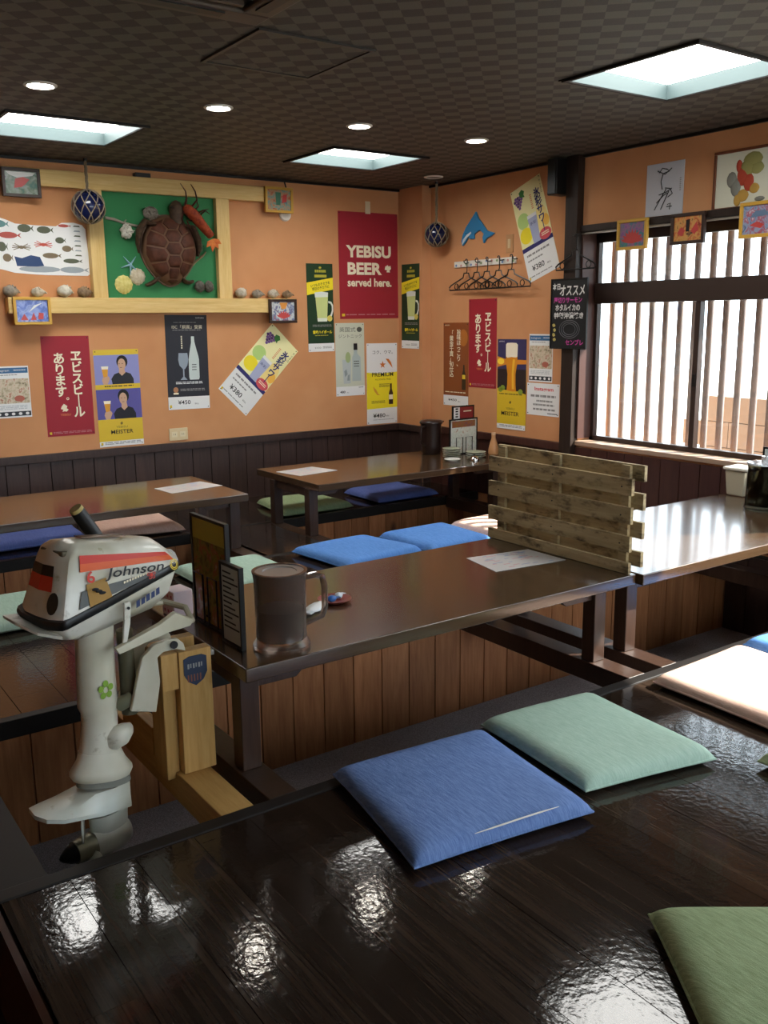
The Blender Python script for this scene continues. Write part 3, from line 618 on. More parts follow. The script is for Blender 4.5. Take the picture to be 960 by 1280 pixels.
b = MB(); b.loft([[W(x, MY+r*math.cos(2*math.pi*k/18), -.148+r*math.sin(2*math.pi*k/18)) for k in range(18)] for x, r in ((.655, .036), (.63, .035), (.60, .031))]); pr_ = b.build('propeller_hub', mat('brass_grey_hub', '84806a', .4, metal=.4), t, smooth=50)
b = MB(); b.loft([[W(x, MY+r*math.cos(2*math.pi*k/18), -.148+r*math.sin(2*math.pi*k/18)) for k in range(18)] for x, r in ((.60, .027), (.58, .022), (.562, .010), (.556, .003))]); b.build('hub_cap', M['black'], t, smooth=60)
for k in range(3):
    a0 = R(90+120*k); b = MB(); pts = []
    for i in range(5):
        s = i/4; rr = .03+.062*s; tw = .32+(.5*s); wd = .036*math.sin(math.pi*(.22+.7*s))
        for sgn in (-1, 1):
            an = a0+sgn*wd/rr*math.cos(tw)*.8; pts.append(W(.628-sgn*wd*.5, MY+rr*math.cos(an), -.148+rr*math.sin(an)))
    b.add(pts, [(2*i, 2*i+1, 2*i+3, 2*i+2) for i in range(4)]); o = b.build('blade', MWD, pr_, smooth=True)
    sm = o.modifiers.new('thick', 'SOLIDIFY'); sm.thickness = .004
MB().loft([[W(.70+.085*s, MY-.03-.012*math.sin(s*3.1)+ry*math.cos(2*math.pi*k/16), .15+.012*s+rz*math.sin(2*math.pi*k/16)) for k in range(16)] for s, ry, rz in ((-.05, .004, .006), (0, .018, .022), (.25, .027, .033), (.6, .025, .03), (.9, .014, .018), (1.0, .004, .005))]).build('pump_housing', MW, t, smooth=60)
# swivel and clamp brackets
MB().tube([W0(.79, MY, .20), W0(.79, MY, .44)], .022, 14).build('swivel_tube', mat('grimy_metal', '57533f', .5), t, smooth=True)
MB().tube([W0(.76, MY-.005, .232), W0(.775, MY-.02, .245), W0(.79, MY-.02, .25)], .02, 10).build('lower_mount', mat('grimy_green_metal', '7d7d66', .5), t, smooth=True)
for y, nm in ((MY-.055, 'clamp_bracket'), (MY+.04, 'clamp_bracket')):
    MB().prism([W0(.775, y, .225), W0(.845, y, .205), W0(.862, y, .29), W0(.858, y, .36), (W0(.875, y, .372)), W0(.915, y, .372), W0(.94, y, .362), W0(.935, y, .385), W0(.918, y, .402), W0(.89, y, .405), W0(.85, y, .398), W0(.815, y, .37), W0(.797, y, .31)], (0, .016, 0)).build(nm, MW, t, bevel=.003)
MB().lathe([(0, 0), (.011, 0), (.011, .004), (.005, .005), (0, .005)], 14, W0(.905, MY-.061, .388), 'y').build('clamp_bolt', M['blackmetal'], t)
MB().tube([W0(.92, MY, .33), W0(1.03, MY, .33)], .007, 8).build('clamp_screw', mat('steel', '9a9a94', .35, metal=.8), t, smooth=True)
MB().box(-.006, .006, -.03, .03, -.008, .008).build('clamp_handle', MATS['steel'], t, loc=W0(1.03, MY, .33), bevel=.003)
text(t, '✿', .0, .0, .045, .05, mat('green_sticker', '7da03a', .5), frame=(W(.705, MY-.0435, .30), (math.cos(PH), math.sin(PH), 0), (0, 0, 1)), name='flower_sticker')

# ------------------------------------------------------------------ things on the walls
WALLS = {'B': (0.0, lambda s, z: (s, YB, z)), 'R': (R(-90), None), 'P': (R(-90), None)}
def hang(name, label, cat, c, wall='B', ang=0.0, group=None):
    """an Empty on the wall: local x to the viewer's right, y into the wall, z up"""
    t = thing(name, label, cat, c, 0, group)
    rz = 0.0 if wall == 'B' else R(-90)
    t.rotation_euler = (Matrix.Rotation(rz, 3, 'Z') @ Matrix.Rotation(R(-ang), 3, 'Y')).to_euler(); return t
class Print:
    def __init__(s, label, c, w, h, wall='B', ang=0.0, m=None, name='poster', cat='poster', group='drink posters', pins=True, th=.0015, sheet='sheet'):
        s.w, s.h, s.th = w, h, th; off = .0005
        c = (c[0], c[1]-off, c[2]) if wall == 'B' else (c[0]-off, c[1], c[2])
        s.t = hang(name, label, cat, c, wall, ang, group); s.k = 0
        box(sheet, m or M['white'], (-w/2, w/2, -th, 0, -h/2, h/2), s.t)
        if pins:
            for a in (-1, 1):
                for b in (-1, 1): MB().lathe([(0, -.004), (.0035, -.003), (.0035, 0), (0, 0)], 8, (a*(w/2-.012), -th, b*(h/2-.012)), 'y').build('pushpin', M['blackmetal'], s.t)
    def y(s, layer): return -s.th-.0004*layer
    def xz(s, x, y): return (x-.5)*s.w, (.5-y)*s.h
    def poly(s, name, m, polys, layer=1):
        b = MB()
        for p in polys: b.flat([(s.xz(*q)[0], s.y(layer), s.xz(*q)[1]) for q in p])
        return b.build(name, m, s.t)
    def rect(s, name, m, x0, y0, x1, y1, layer=1): return s.poly(name, m, [[(x0, y0), (x1, y0), (x1, y1), (x0, y1)]], layer)
    def ell(s, name, m, cx, cy, rx, ry, layer=1, n=20): return s.poly(name, m, [[(cx+rx*math.cos(2*math.pi*k/n), cy+ry*math.sin(2*math.pi*k/n)) for k in range(n)]], layer)
    def txt(s, st, cx, cy, w, h, m, layer=3, bold=0.0, name='lettering', rot=0.0, lsp=1.0, shear=0.0):
        x, z = s.xz(cx, cy); text(s.t, st, x, z, w*s.w if w else None, h*s.h if h else None, m, y=s.y(layer), bold=bold, name=name, rot=rot, ls_=lsp, shear=shear)
    def lines(s, x0, y0, x1, y1, n, m, layer=2, seed=1, fill=.5):
        q = random.Random(seed); ps = []; dy = (y1-y0)/n
        for i in range(n):
            x = x0
            while x < x1:
                d = min(q.uniform(.02, .10)*(x1-x0)*2, x1-x)
                ps.append([(x, y0+dy*i), (x+d*.82, y0+dy*i), (x+d*.82, y0+dy*(i+fill)), (x, y0+dy*(i+fill))]); x += d
        return s.poly('fine_print', m, ps, layer)
IN = M['ink']; CR = M['cream']
def ebisu(label, c, wall, ang):
    p = Print(label, c, .30, .628, wall, ang, M['red_ink'])
    p.txt('ヱ\nビ\nス\nビ\n｜\nル', .70, .485, .235, .66, CR, bold=.028, lsp=.92); p.txt('あ\nり\nま\nす', .345, .385, .225, .44, CR, bold=.028, lsp=.92)
    p.ell('full_stop', CR, .47, .625, .03, .014, 2, 14); p.ell('full_stop', M['red_ink'], .47, .625, .016, .0075, 3, 12)
    p.poly('emblem', CR, [[(.33, .70), (.38, .675), (.42, .69), (.45, .70), (.43, .72), (.47, .735), (.43, .755), (.38, .75), (.34, .755), (.36, .735), (.31, .725)]], 2); p.txt('YEBISU', .40, .785, .22, .022, mat('orange_print', 'd87a4a', .5), bold=.02)
    p.rect('seal', M['gold'], .04, .955, .09, .98, 2); p.lines(.12, .955, .95, .98, 2, mat('pink_print', 'b8767a', .6), 2)
ebisu('red poster with cream Japanese lettering, beside the two-portrait poster', (1.759, YB, .865), 'B', -.3)
ebisu('red poster with cream Japanese lettering, under the coat hangers', (XR, 5.100, 1.083), 'R', .3)
# two portraits
SKIN, HAIR = mat('skin_print', 'c9a185', .6), mat('hair_print', '1d1a1a', .6)
VIO, VIO2 = mat('violet_sky_print', '8d8fc4', .5), mat('deep_violet_print', '5a5599', .5); AMB, FOAM = mat('amber_beer_print', 'd99a2a', .45), mat('beer_foam_print', 'f3e6cc', .5)
p = Print('gold poster with two portraits of people raising beer glasses', (2.082, YB, .772), .299, .63, 'B', .2, M['gold'])
for y0, y1, bgm, sh, turn in ((.055, .355, VIO, mat('black_dress_print', '2a2a30', .6), .02), (.405, .715, VIO2, mat('dark_shirt_print', '23222a', .6), 0)):
    p.rect('picture', bgm, .0, y0, 1, y1, 1); H = y1-y0
    Yv = lambda v: y0+H*v
    p.poly('shoulders', sh, [[(.38, Yv(1)), (.36, Yv(.82)), (.43, Yv(.66)), (.55, Yv(.60)), (.70, Yv(.60)), (.80, Yv(.66)), (.86, Yv(.84)), (.86, Yv(1))]], 2)
    p.poly('neck', SKIN, [[(.54, Yv(.62)), (.55, Yv(.45)), (.66, Yv(.45)), (.68, Yv(.62)), (.60, Yv(.72))]], 3)
    p.ell('hair', HAIR, .60+turn, Yv(.24), .125, H*.22, 3); p.ell('face', SKIN, .59+turn, Yv(.33), .088, H*.20, 4)
    p.poly('eyes', HAIR, [[(.54, Yv(.30)), (.57, Yv(.30)), (.57, Yv(.315)), (.54, Yv(.315))], [(.61, Yv(.30)), (.64, Yv(.30)), (.64, Yv(.315)), (.61, Yv(.315))], [(.565, Yv(.43)), (.615, Yv(.43)), (.61, Yv(.445)), (.57, Yv(.445))]], 5)
    p.poly('beer_glass', AMB, [[(.16, Yv(.46)), (.30, Yv(.46)), (.275, Yv(.78)), (.19, Yv(.78))]], 3); p.poly('foam', FOAM, [[(.15, Yv(.38)), (.31, Yv(.38)), (.30, Yv(.48)), (.16, Yv(.48))]], 4)
    p.poly('hand', SKIN, [[(.17, Yv(.76)), (.30, Yv(.72)), (.33, Yv(.80)), (.27, Yv(1)), (.18, Yv(1)), (.15, Yv(.86))]], 4)
p.rect('gold_band', M['gold'], 0, .355, 1, .405, 2); p.lines(.2, .37, .85, .39, 1, IN, 3, 4); p.txt('YEBISU', .52, .80, .26, .02, mat('olive_print', '7a6a2a', .5)); p.txt('MEISTER', .52, .85, .50, .042, IN, bold=.01)
p.poly('emblem', mat('olive_print', '7a6a2a', .5), [[(.49, .76), (.52, .745), (.55, .755), (.54, .775), (.50, .778)]], 2); p.rect('white_strip', M['white'], 0, .945, 1, 1, 2); p.lines(.12, .955, .95, .985, 2, M['grey_ink'], 3); p.rect('seal', M['gold'], .03, .955, .08, .98, 3)
# dark sake poster
p = Print('dark poster with a frosted bottle and wine glass, under the shelf', (2.576, YB, .987), .303, .634, 'B', -.6, mat('dark_navy_print', '24242c', .5))
p.rect('price_strip', M['white'], 0, .865, 1, 1, 1); p.txt('ISC「銅賞」受賞', .52, .125, .72, .04, CR); p.lines(.2, .075, .75, .088, 1, M['grey_ink'], 2); p.lines(.17, .155, .85, .168, 1, M['grey_ink'], 2, 3); p.txt('SAPPORO', .83, .03, .2, .014, M['white'])
p.poly('bottle_print', mat('frosted_bottle_print', 'c3cdc9', .4), [[(.605, .225), (.675, .225), (.68, .28), (.72, .36), (.76, .43), (.775, .47), (.775, .66), (.76, .685), (.54, .685), (.525, .66), (.525, .47), (.55, .40), (.60, .29)]], 2); p.lines(.60, .52, .71, .60, 3, IN, 3, 21, .35)
GL = mat('pale_glass_print', '8f9aa6', .4)
p.poly('wine_glass_print', GL, [[(.29, .40), (.50, .40), (.515, .47), (.49, .53), (.43, .57), (.41, .57), (.41, .65), (.48, .685), (.31, .685), (.38, .65), (.38, .57), (.30, .53), (.275, .47)]], 3); p.lines(.36, .22, .39, .36, 6, CR, 2, 22, .7); p.lines(.2, .705, .85, .735, 2, M['white'], 2); p.lines(.3, .78, .9, .81, 2, M['grey_ink'], 2)
p.ell('medal', mat('copper_medal', 'b07a52', .4), .19, .79, .06, .03, 2); p.rect('medal_ribbon', CR, .13, .82, .25, .838, 3); p.txt('¥450', .38, .925, .30, .045, IN, 2, .01); p.txt('税込', .68, .945, .10, .018, IN, 2); p.rect('seal', M['gold'], .03, .95, .08, .98, 2)
# sour posters
def sour(label, c, wall, ang, w):
    p = Print(label, c, w, .628, wall, ang, mat('pale_yellow_print', 'eee8ae', .5))
    NV = M['navy']; p.rect('white_strip', M['white'], 0, .68, 1, 1, 1); p.rect('navy_band', NV, 0, .635, 1, .68, 2)
    p.ell('yellow_wash', mat('warm_yellow_print', 'f0d98a', .5), .80, .45, .19, .16, 1)
    q = random.Random(3)
    GR = mat('grape_print', '5a3a6e', .5)
    for r_i, nn in enumerate((3, 4, 3, 2, 1)):
        for c_i in range(nn): p.ell('grape', GR if (r_i+c_i) % 2 else mat('grape_light_print', '7a5890', .5), .20+(c_i-(nn-1)/2)*.075, .10+.028*r_i, .040, .0165, 3+(r_i+c_i) % 2, 12)
    p.poly('grape_leaf', mat('leaf_print', '3c7a34', .5), [[(.26, .06), (.36, .04), (.44, .07), (.40, .10), (.42, .13), (.34, .12), (.28, .11)]], 4)
    p.ell('lime_slice', mat('lime_print', 'b4d27c', .5), .22, .36, .19, .085, 2); p.ell('lemon_slice', M['yellow'], .22, .52, .20, .085, 3); p.ell('orange_slice', mat('orange_slice_print', 'f0b84a', .5), .90, .47, .10, .06, 2)
    p.poly('glass_print', mat('ice_glass_print', 'aab0cc', .4), [[(.36, .34), (.66, .34), (.62, .64), (.40, .64)]], 4); p.rect('glass_rim', M['white'], .36, .335, .66, .37, 5); p.txt('氷彩', .51, .43, .20, .035, NV, 6)
    p.txt('氷\n彩\nサ\nワ\n｜', .80, .34, .21, .46, NV, 5, .03, lsp=.92); p.ell('red_badge', mat('coral_print', 'd4545a', .5), .80, .60, .19, .06, 4); p.lines(.68, .58, .92, .62, 2, CR, 5)
    p.lines(.56, .14, .62, .30, 8, mat('orange_print', 'd87a4a', .5), 3); p.txt('サ\nッ\nポ\nロ', .95, .12, .05, .14, IN, 5)
    p.lines(.10, .72, .85, .76, 1, M['grey_ink'], 3); p.lines(.10, .78, .6, .81, 1, M['grey_ink'], 3, 5); p.txt('¥380', .38, .875, .40, .06, IN, 3, .01); p.txt('税込', .72, .895, .12, .02, IN, 3); p.lines(.05, .95, .8, .97, 1, M['grey_ink'], 3, 8); p.rect('seal', M['gold'], .03, .95, .08, .98, 4)
sour('yellow grape and citrus sour poster tilted steeply, on the back wall', (3.120, YB, .918), 'B', -45, .29)
sour('yellow grape and citrus sour poster hung tilted next to the dark post', (XR, 4.595, 1.830), 'R', 19, .29)
# highball posters
def highball(label, c, wall, ang):
    p = Print(label, c, .226, .636, wall, ang, M['green']); Yl = M['yellow']; OL = mat('olive_yellow_print', 'b5ae3a', .5)
    p.rect('price_strip', M['white'], 0, .905, 1, 1, 1); p.lines(.32, .07, .74, .10, 1, OL, 2, 23, .95); p.rect('crest', OL, .30, .125, .76, .155, 2); p.ell('crest_top', OL, .52, .045, .05, .012, 2)
    p.poly('yellow_band', Yl, [[(0, .215), (1, .155), (1, .29), (0, .355)]], 2); p.txt('いつものチカラを\n明日のチカラに', .52, .252, .74, .075, IN, 4, .01, rot=.165)
    p.poly('mug_print', mat('highball_print', 'c9d48a', .4), [[(.30, .33), (.80, .33), (.74, .655), (.38, .655)]], 3); p.poly('mug_foam', mat('ice_foam_print', 'dfe5da', .4), [[(.28, .325), (.55, .315), (.80, .325), (.79, .375), (.30, .38)]], 4); p.poly('mug_base', mat('ice_foam_print', 'dfe5da', .4), [[(.365, .615), (.75, .615), (.74, .655), (.38, .655)]], 4)
    q = [(.80, .42), (.92, .43), (.985, .47), (.985, .54), (.92, .60), (.77, .63), (.77, .605), (.88, .575), (.93, .53), (.93, .48), (.88, .45), (.80, .445)]
    p.poly('mug_handle', mat('ice_foam_print', 'dfe5da', .4), [q], 3); p.ell('lemon_slice', mat('lemon_wedge_print', 'd8c860', .5), .84, .62, .10, .035, 5)
    p.lines(.18, .69, .92, .72, 2, M['grey_ink'], 2); p.txt('香味ハイボール', .55, .775, .74, .04, Yl, 2, .03); p.lines(.26, .81, .78, .825, 1, OL, 2); p.txt('¥430', .36, .955, .25, .022, M['grey_ink'], 2); p.lines(.55, .94, .9, .97, 2, M['grey_ink'], 2)
highball('narrow green highball mug poster on the back wall, by the big red one', (3.646, YB, 1.349), 'B', .3)
highball('narrow green highball mug poster on the side of the corner pillar', (4.365, 5.847, 1.356), 'P', -.6)
# big red poster
p = Print('large red YEBISU BEER served here poster in the room corner', (4.085, YB, 1.659), .54, .78, 'B', .3, M['red_ink'])
p.txt('YEBISU', .50, .365, .76, .115, CR, 2, .04); p.txt('BEER', .43, .525, .58, .115, CR, 2, .04); p.txt('served here.', .51, .655, .75, .08, CR, 2, .03)
p.poly('emblem', CR, [[(.78, .50), (.82, .485), (.84, .50), (.87, .49), (.88, .52), (.85, .54), (.86, .555), (.80, .555), (.81, .535), (.77, .53)]], 2); p.rect('seal', M['gold'], .03, .95, .08, .975, 2); p.lines(.10, .955, .96, .975, 1, mat('pink_print', 'b8767a', .6), 2)
box('tape_strip', M['tape'], (-.025, .02, -.003, 0, .38, .47), p.t)
# gin tonic
p = Print('pale poster of a gin bottle and iced glass, left of the yellow premium one', (3.900, YB, .964), .262, .548, 'B', 0, mat('pale_green_grey_print', 'c9ccb8', .5))
p.txt('英国式', .42, .09, .56, .065, mat('dark_grey_print', '55574f', .6), 2); p.ell('seal', mat('dark_grey_print', '55574f', .6), .83, .09, .09, .035, 2); p.txt('ジントニック', .51, .18, .80, .05, mat('dark_grey_print', '55574f', .6), 2)
p.poly('bottle_print', mat('pale_gin_print', 'aebbb8', .4), [[(.63, .36), (.74, .36), (.75, .42), (.86, .47), (.87, .80), (.56, .80), (.57, .47), (.62, .42)]], 2); p.poly('bottle_cap', IN, [[(.62, .28), (.75, .28), (.755, .37), (.62, .37)]], 3); p.lines(.62, .52, .81, .62, 3, mat('dark_grey_print', '55574f', .6), 3, 24, .4)
p.poly('iced_glass_print', mat('ice_glass_grey_print', 'b6bfbe', .4), [[(.22, .50), (.53, .50), (.50, .83), (.26, .83)]], 4); p.ell('lime_wedge', mat('lime_wedge_print', '9fb07a', .5), .42, .47, .09, .075, 5); p.poly('ice', mat('ice_print', '8d9899', .4), [[(.28, .66), (.36, .63), (.40, .70), (.31, .74)], [(.40, .72), (.47, .70), (.47, .79), (.38, .79)]], 5)
p.rect('price_strip', M['white'], .0, .87, 1, 1, 2); p.txt('480', .22, .945, .18, .035, IN, 4, .02); p.txt('税込', .40, .955, .08, .016, IN, 4); p.lines(.78, .885, .95, .90, 1, IN, 4)
# premium
p = Print('white and yellow premium alcohol-free beer poster with an orange star', (4.195, YB, .767), .29, .627, 'B', -.4)
p.poly('yellow_field', M['yellow'], [[(0, .355), (.3, .37), (.6, .372), (1, .355), (1, .80), (0, .81)]], 1); p.txt('コク、ウマ。', .52, .11, .66, .045, IN, 2)
st = []; OR = mat('star_orange', 'd0742e', .5)
for k in range(10):
    rr = 1 if k % 2 == 0 else .42; st.append((.52+.105*rr*math.sin(k*math.pi/5), .265-.048*rr*math.cos(k*math.pi/5)))
p.poly('star', OR, [st], 2); p.poly('barley', OR, [[(.62, .19), (.72, .195), (.80, .24), (.85, .31), (.77, .27), (.68, .225)]], 2); p.poly('barley', mat('pale_orange_print', 'dba23a', .5), [[(.20, .53), (.30, .57), (.38, .63), (.44, .64), (.34, .64), (.24, .59)]], 2)
p.txt('PREMIUM', .52, .385, .70, .05, IN, 2, .015); p.txt('ALCOHOL FREE', .53, .445, .52, .02, mat('olive_print', '7a6a2a', .5), 2); p.lines(.4, .50, .75, .55, 3, mat('olive_print', '7a6a2a', .5), 2)
p.poly('bottle_print', mat('brown_bottle_print', '3b2a1a', .4), [[(.76, .50), (.82, .50), (.82, .57), (.86, .62), (.86, .76), (.72, .76), (.72, .62), (.76, .57)]], 3); p.rect('bottle_label', CR, .725, .64, .855, .70, 4); p.lines(.15, .71, .6, .75, 2, mat('olive_print', '7a6a2a', .5), 2); p.txt('¥480', .40, .895, .40, .05, IN, 2, .01); p.txt('税込', .68, .905, .10, .018, IN, 2); p.lines(.2, .945, .9, .955, 1, M['grey_ink'], 2)
# brown autumn poster
p = Print('brown autumn beer poster with vertical cream writing behind the menu stand', (XR, 5.398, .926), .29, .613, 'R', .2, mat('autumn_brown_print', '8a4a22', .5))
p.rect('price_strip', M['white'], 0, .875, 1, 1, 1); p.ell('golden_glow', mat('amber_leaf_print', 'b06a2a', .5), .8, .18, .17, .10, 1); p.txt('旨\n味\nほ\nっ\nこ\nり\n、', .62, .30, .17, .44, CR, 3, .01, lsp=.9); p.txt('「\n黄\n金\n千\n貫\n」\n旬\n仕\n込', .33, .37, .17, .56, CR, 3, .01, lsp=.9)
p.poly('bottle_print', mat('brown_bottle_print', '3b2a1a', .4), [[(.80, .50), (.85, .50), (.86, .57), (.90, .62), (.90, .80), (.75, .80), (.75, .62), (.79, .57)]], 3); p.rect('bottle_label', M['gold'], .765, .62, .885, .67, 4); p.lines(.08, .83, .92, .85, 1, CR, 3); p.txt('¥450', .37, .93, .34, .03, IN, 2, .01); p.txt('税込', .64, .945, .1, .016, IN, 2); p.txt('SAPPORO', .15, .03, .2, .012, CR, 2)
# meister glass poster
p = Print('poster of a tall foaming beer glass at sunset, gold below', (XR, 4.789, .807), .289, .622, 'R', .3, M['gold'])
p.rect('night_sky', mat('dusk_print', '37335c', .5), 0, 0, 1, .55, 1); p.rect('dark_shore', mat('dark_shore_print', '2a2022', .5), 0, .33, 1, .60, 2); p.poly('sunset', mat('sunset_print', 'd8862e', .4), [[(0, .19), (.3, .22), (1, .225), (1, .27), (.3, .28), (0, .31)]], 3); p.ell('sun_glow', mat('sun_print', 'ffd640', .4), .12, .245, .12, .035, 4)
p.poly('beer_glass', mat('beer_print', 'd98a1e', .35), [[(.30, .19), (.70, .19), (.69, .28), (.64, .38), (.645, .50), (.67, .58), (.33, .58), (.355, .50), (.36, .38), (.31, .28)]], 5); p.poly('beer_highlight', mat('beer_light_print', 'f0b83a', .35), [[(.54, .22), (.62, .22), (.58, .38), (.60, .55), (.52, .55), (.51, .38)]], 6)
p.poly('foam', FOAM, [[(.30, .06), (.34, .042), (.5, .038), (.66, .042), (.71, .06), (.70, .19), (.65, .20), (.5, .195), (.36, .205), (.30, .19)]], 6)
p.poly('gold_field', M['gold'], [[(0, .545), (.25, .56), (.5, .575), (.75, .57), (1, .60), (1, 1), (0, 1)]], 6); HP = mat('hop_print', '8aa03a', .5)
for cx, cy in ((.20, .54), (.82, .575), (.12, .56)): p.ell('hop', HP, cx, cy, .08, .03, 7)
p.poly('emblem', mat('olive_print', '7a6a2a', .5), [[(.43, .70), (.47, .68), (.51, .69), (.50, .71), (.45, .715)]], 7); p.txt('YEBISU', .47, .77, .30, .024, mat('olive_print', '7a6a2a', .5), 7); p.txt('MEISTER', .47, .825, .62, .045, IN, 7, .01); p.rect('white_strip', M['white'], 0, .945, 1, 1, 7); p.lines(.1, .955, .9, .985, 2, M['grey_ink'], 8); p.txt('SAPPORO', .14, .025, .2, .014, M['white'], 3); p.lines(.08, .60, .9, .625, 1, mat('olive_print', '7a6a2a', .5), 7)
# social media print-outs and note
FOOD = mat('food_photo', '9a8468', .5); nt, ns, ls, b = nodes(FOOD)
n = noise(ns, ls, coords(ns, ls, (30, 30, 30)), 1.0, 4, .6); ls.new(ramp(ns, ls, n, [(.30, '3b3a2c'), (.42, 'b8a98c'), (.55, 'd6c8b0'), (.64, 'a8664e'), (.75, 'e0d6c4')]), b.inputs['Base Color'])
def social(label, c, wall):
    p = Print(label, c, .22, .315, wall, 0, group='social media print-outs'); BL = mat('app_blue_print', '3d6a94', .5)
    p.rect('header', BL, .02, .03, .98, .135, 1); p.txt('Instagram', .28, .085, .40, .05, M['white'], 2); p.lines(.6, .07, .93, .10, 1, M['white'], 2); p.lines(.1, .16, .7, .19, 1, M['grey_ink'], 1); p.rect('food_picture', FOOD, .02, .24, .98, .72, 1)
    p.ell('plate_print', mat('tuna_print', 'b06452', .5), .70, .63, .14, .06, 2); p.lines(.08, .76, .9, .85, 3, mat('pale_grey_print', 'b9bcc0', .6), 1, 7); p.rect('button_bar', mat('dark_bar_print', '33363c', .5), .02, .88, .98, .97, 1)
    for k in range(5): p.ell('icon', M['white'], .12+.19*k, .925, .05, .028, 2, 12)
social('social media print-out of food pinned at the picture edge, back wall', (1.412, YB, .845), 'B')
social('social media print-out of food half under the chalkboard', (XR, 4.510, .996), 'R')
p = Print('white note with a red heading below the food print-out', (XR, 4.481, .722), .303, .215, 'R', 0, group='social media print-outs')
p.txt('Instagram', .53, .19, .58, .15, mat('red_marker', 'd8484e', .5), 2, .02); p.lines(.12, .36, .9, .46, 1, M['grey_ink'], 1, 2, .7); p.lines(.3, .52, .8, .60, 1, M['grey_ink'], 1, 3, .7); p.lines(.2, .64, .85, .72, 1, M['grey_ink'], 1, 4, .7); p.lines(.2, .78, .9, .86, 1, M['grey_ink'], 1, 5, .7); p.lines(.65, .91, .95, .95, 1, IN, 1, 6, .7)
# fish chart
OUT = [(0, 276), (10, 279), (20, 283), (45, 284), (68, 284), (75, 279.5), (90, 278.5), (100, 281), (104, 286), (107, 341), (103, 344), (50, 344), (15, 342), (0, 338)]
t = hang('fish_chart', 'white chart of fish and crabs curling off the back wall', 'poster', (1.35, YB-.001, 1.72))
def fx(px, py): return (.07+px*.005, .16-(py-276)*.00487)
pts = [(-.35, .15)] + [fx(*q) for q in OUT] + [(-.35, -.14)]
MB().prism([(x, -.002, z) for x, z in pts], (0, .002, 0)).build('sheet', M['white'], t)
def fishprint(px, py, L_, H_, m, fl=1):
    x, z = fx(px, py); a = L_*.00535/2; h = H_*.00475/2
    b = MB(); o = [(x+fl*a*math.cos(th)*.78-fl*a*.1, z+h*math.sin(th)) for th in [k*math.pi/7 for k in range(14)]]
    b.flat([(u, -.0024, v) for u, v in o]); b.flat([(x+fl*a*.6, -.0026, z), (x+fl*a, -.0026, z+h*.8), (x+fl*a*.85, -.0026, z), (x+fl*a, -.0026, z-h*.8)]); b.build('fish_print', m, t)
FM = [mat('fish_olive', '5a5f4c', .6), mat('fish_red', 'b05248', .6), mat('fish_brown', '7a6a52', .6), mat('fish_blue', '2f466e', .6), mat('fish_teal', '5f8a88', .6), mat('fish_silver', '9aa3a8', .6), mat('crab_red', 'c0503e', .6)]
for a in ((2, 284, 20, 9, FM[4]), (31, 288, 19, 10, FM[0]), (54, 289, 20, 9, FM[0]), (12, 297, 26, 8, FM[1]), (72, 301, 13, 8, FM[0]), (80, 311, 14, 8, FM[2]), (60, 320, 23, 7, FM[2]), (85, 326, 24, 6, FM[0]), (48, 337, 60, 8, FM[5]), (86, 337, 36, 8, FM[5]), (3, 311, 12, 12, FM[0]), (8, 324, 12, 10, FM[2]), (78, 283, 16, 4, FM[1])): fishprint(*a)
x, z = fx(33, 327); MB().flat([(x+u*.00535, -.0025, z+v*.00475) for u, v in ((-16, 5), (-8, 3), (2, 7), (12, 5), (16, -6), (8, -7), (-14, -7))]).build('whale_print', FM[3], t)
for cx, cy, cm in ((25, 311, FM[2]), (51, 307, FM[6])):
    b = MB(); x, z = fx(cx, cy); b.flat([(x+.016*math.cos(k), -.0025, z+.010*math.sin(k)) for k in [j*math.pi/6 for j in range(12)]])
    for s in (-1, 1):
        for k in range(4):
            an = R(-30+25*k); e = (x+s*.055*math.cos(an), z+.030*math.sin(an)); b.flat([(x, -.0024, z-.002), (e[0], -.0024, e[1]-.003), (e[0], -.0024, e[1]+.002), (x, -.0024, z+.003)])
    b.build('crab_print', cm, t)
for k in range(7): x, z = fx(93, 283+6*k); MB().flat([(x-.022, -.0024, z-.003), (x+.022, -.0024, z-.004), (x+.018, -.0024, z+.004), (x-.012, -.0024, z+.005)]).build('small_fish_print', FM[5 if k % 2 else 0], t)
# chalkboard
t = hang('chalkboard', 'black chalkboard of hand-written specials hung on the dark post', 'chalkboard', (4.385, 4.20, 1.281), 'R')
fr = MB()
for d in ((-.155, .155, .212, .218), (-.155, .155, -.218, -.212), (-.155, -.149, -.212, .212), (.149, .155, -.212, .212)): fr.box(d[0], d[1], -.014, 0, d[2], d[3])
fr.build('frame', M['black'], t); box('slate', mat('slate_black', '17181a', .6), (-.149, .149, -.008, 0, -.212, .212), t)
CH, PKC, YC = mat('white_chalk', 'd4d4d0', .8), mat('pink_chalk', 'c0489a', .8), mat('yellow_chalk', 'b8a860', .8)
text(t, '本日', -.11, .17, .065, .04, CH, y=-.009, bold=.03); text(t, 'オススメ', .025, .145, .21, .065, CH, y=-.009, bold=.02, shear=.1); text(t, '厚切りサーモン', -.01, .085, .24, .036, PKC, y=-.009, bold=.02); text(t, 'ホタルイカの', -.01, .04, .21, .042, CH, y=-.009, bold=.03); text(t, '特製沖漬焼き', .0, -.01, .25, .04, CH, y=-.009, bold=.03)
b = MB()
for r in (.045, .06, .075): b.tube([(.01+r*1.15*math.cos(k*math.pi/12), -.0095, -.095+r*.75*math.sin(k*math.pi/12)) for k in range(24)], .002, 4, closed=True)
b.build('chalk_drawing', mat('grey_chalk', '6a6c70', .8), t); text(t, 'センブレ', .055, -.175, .15, .035, PKC, y=-.009, bold=.02); [MB().ball((-.125+.008*(k % 2), -.0095, -.07-.03*k), (.013, .001, .010), 8, 5, .2, k).build('chalk_drawing', YC, t) for k in range(4)]
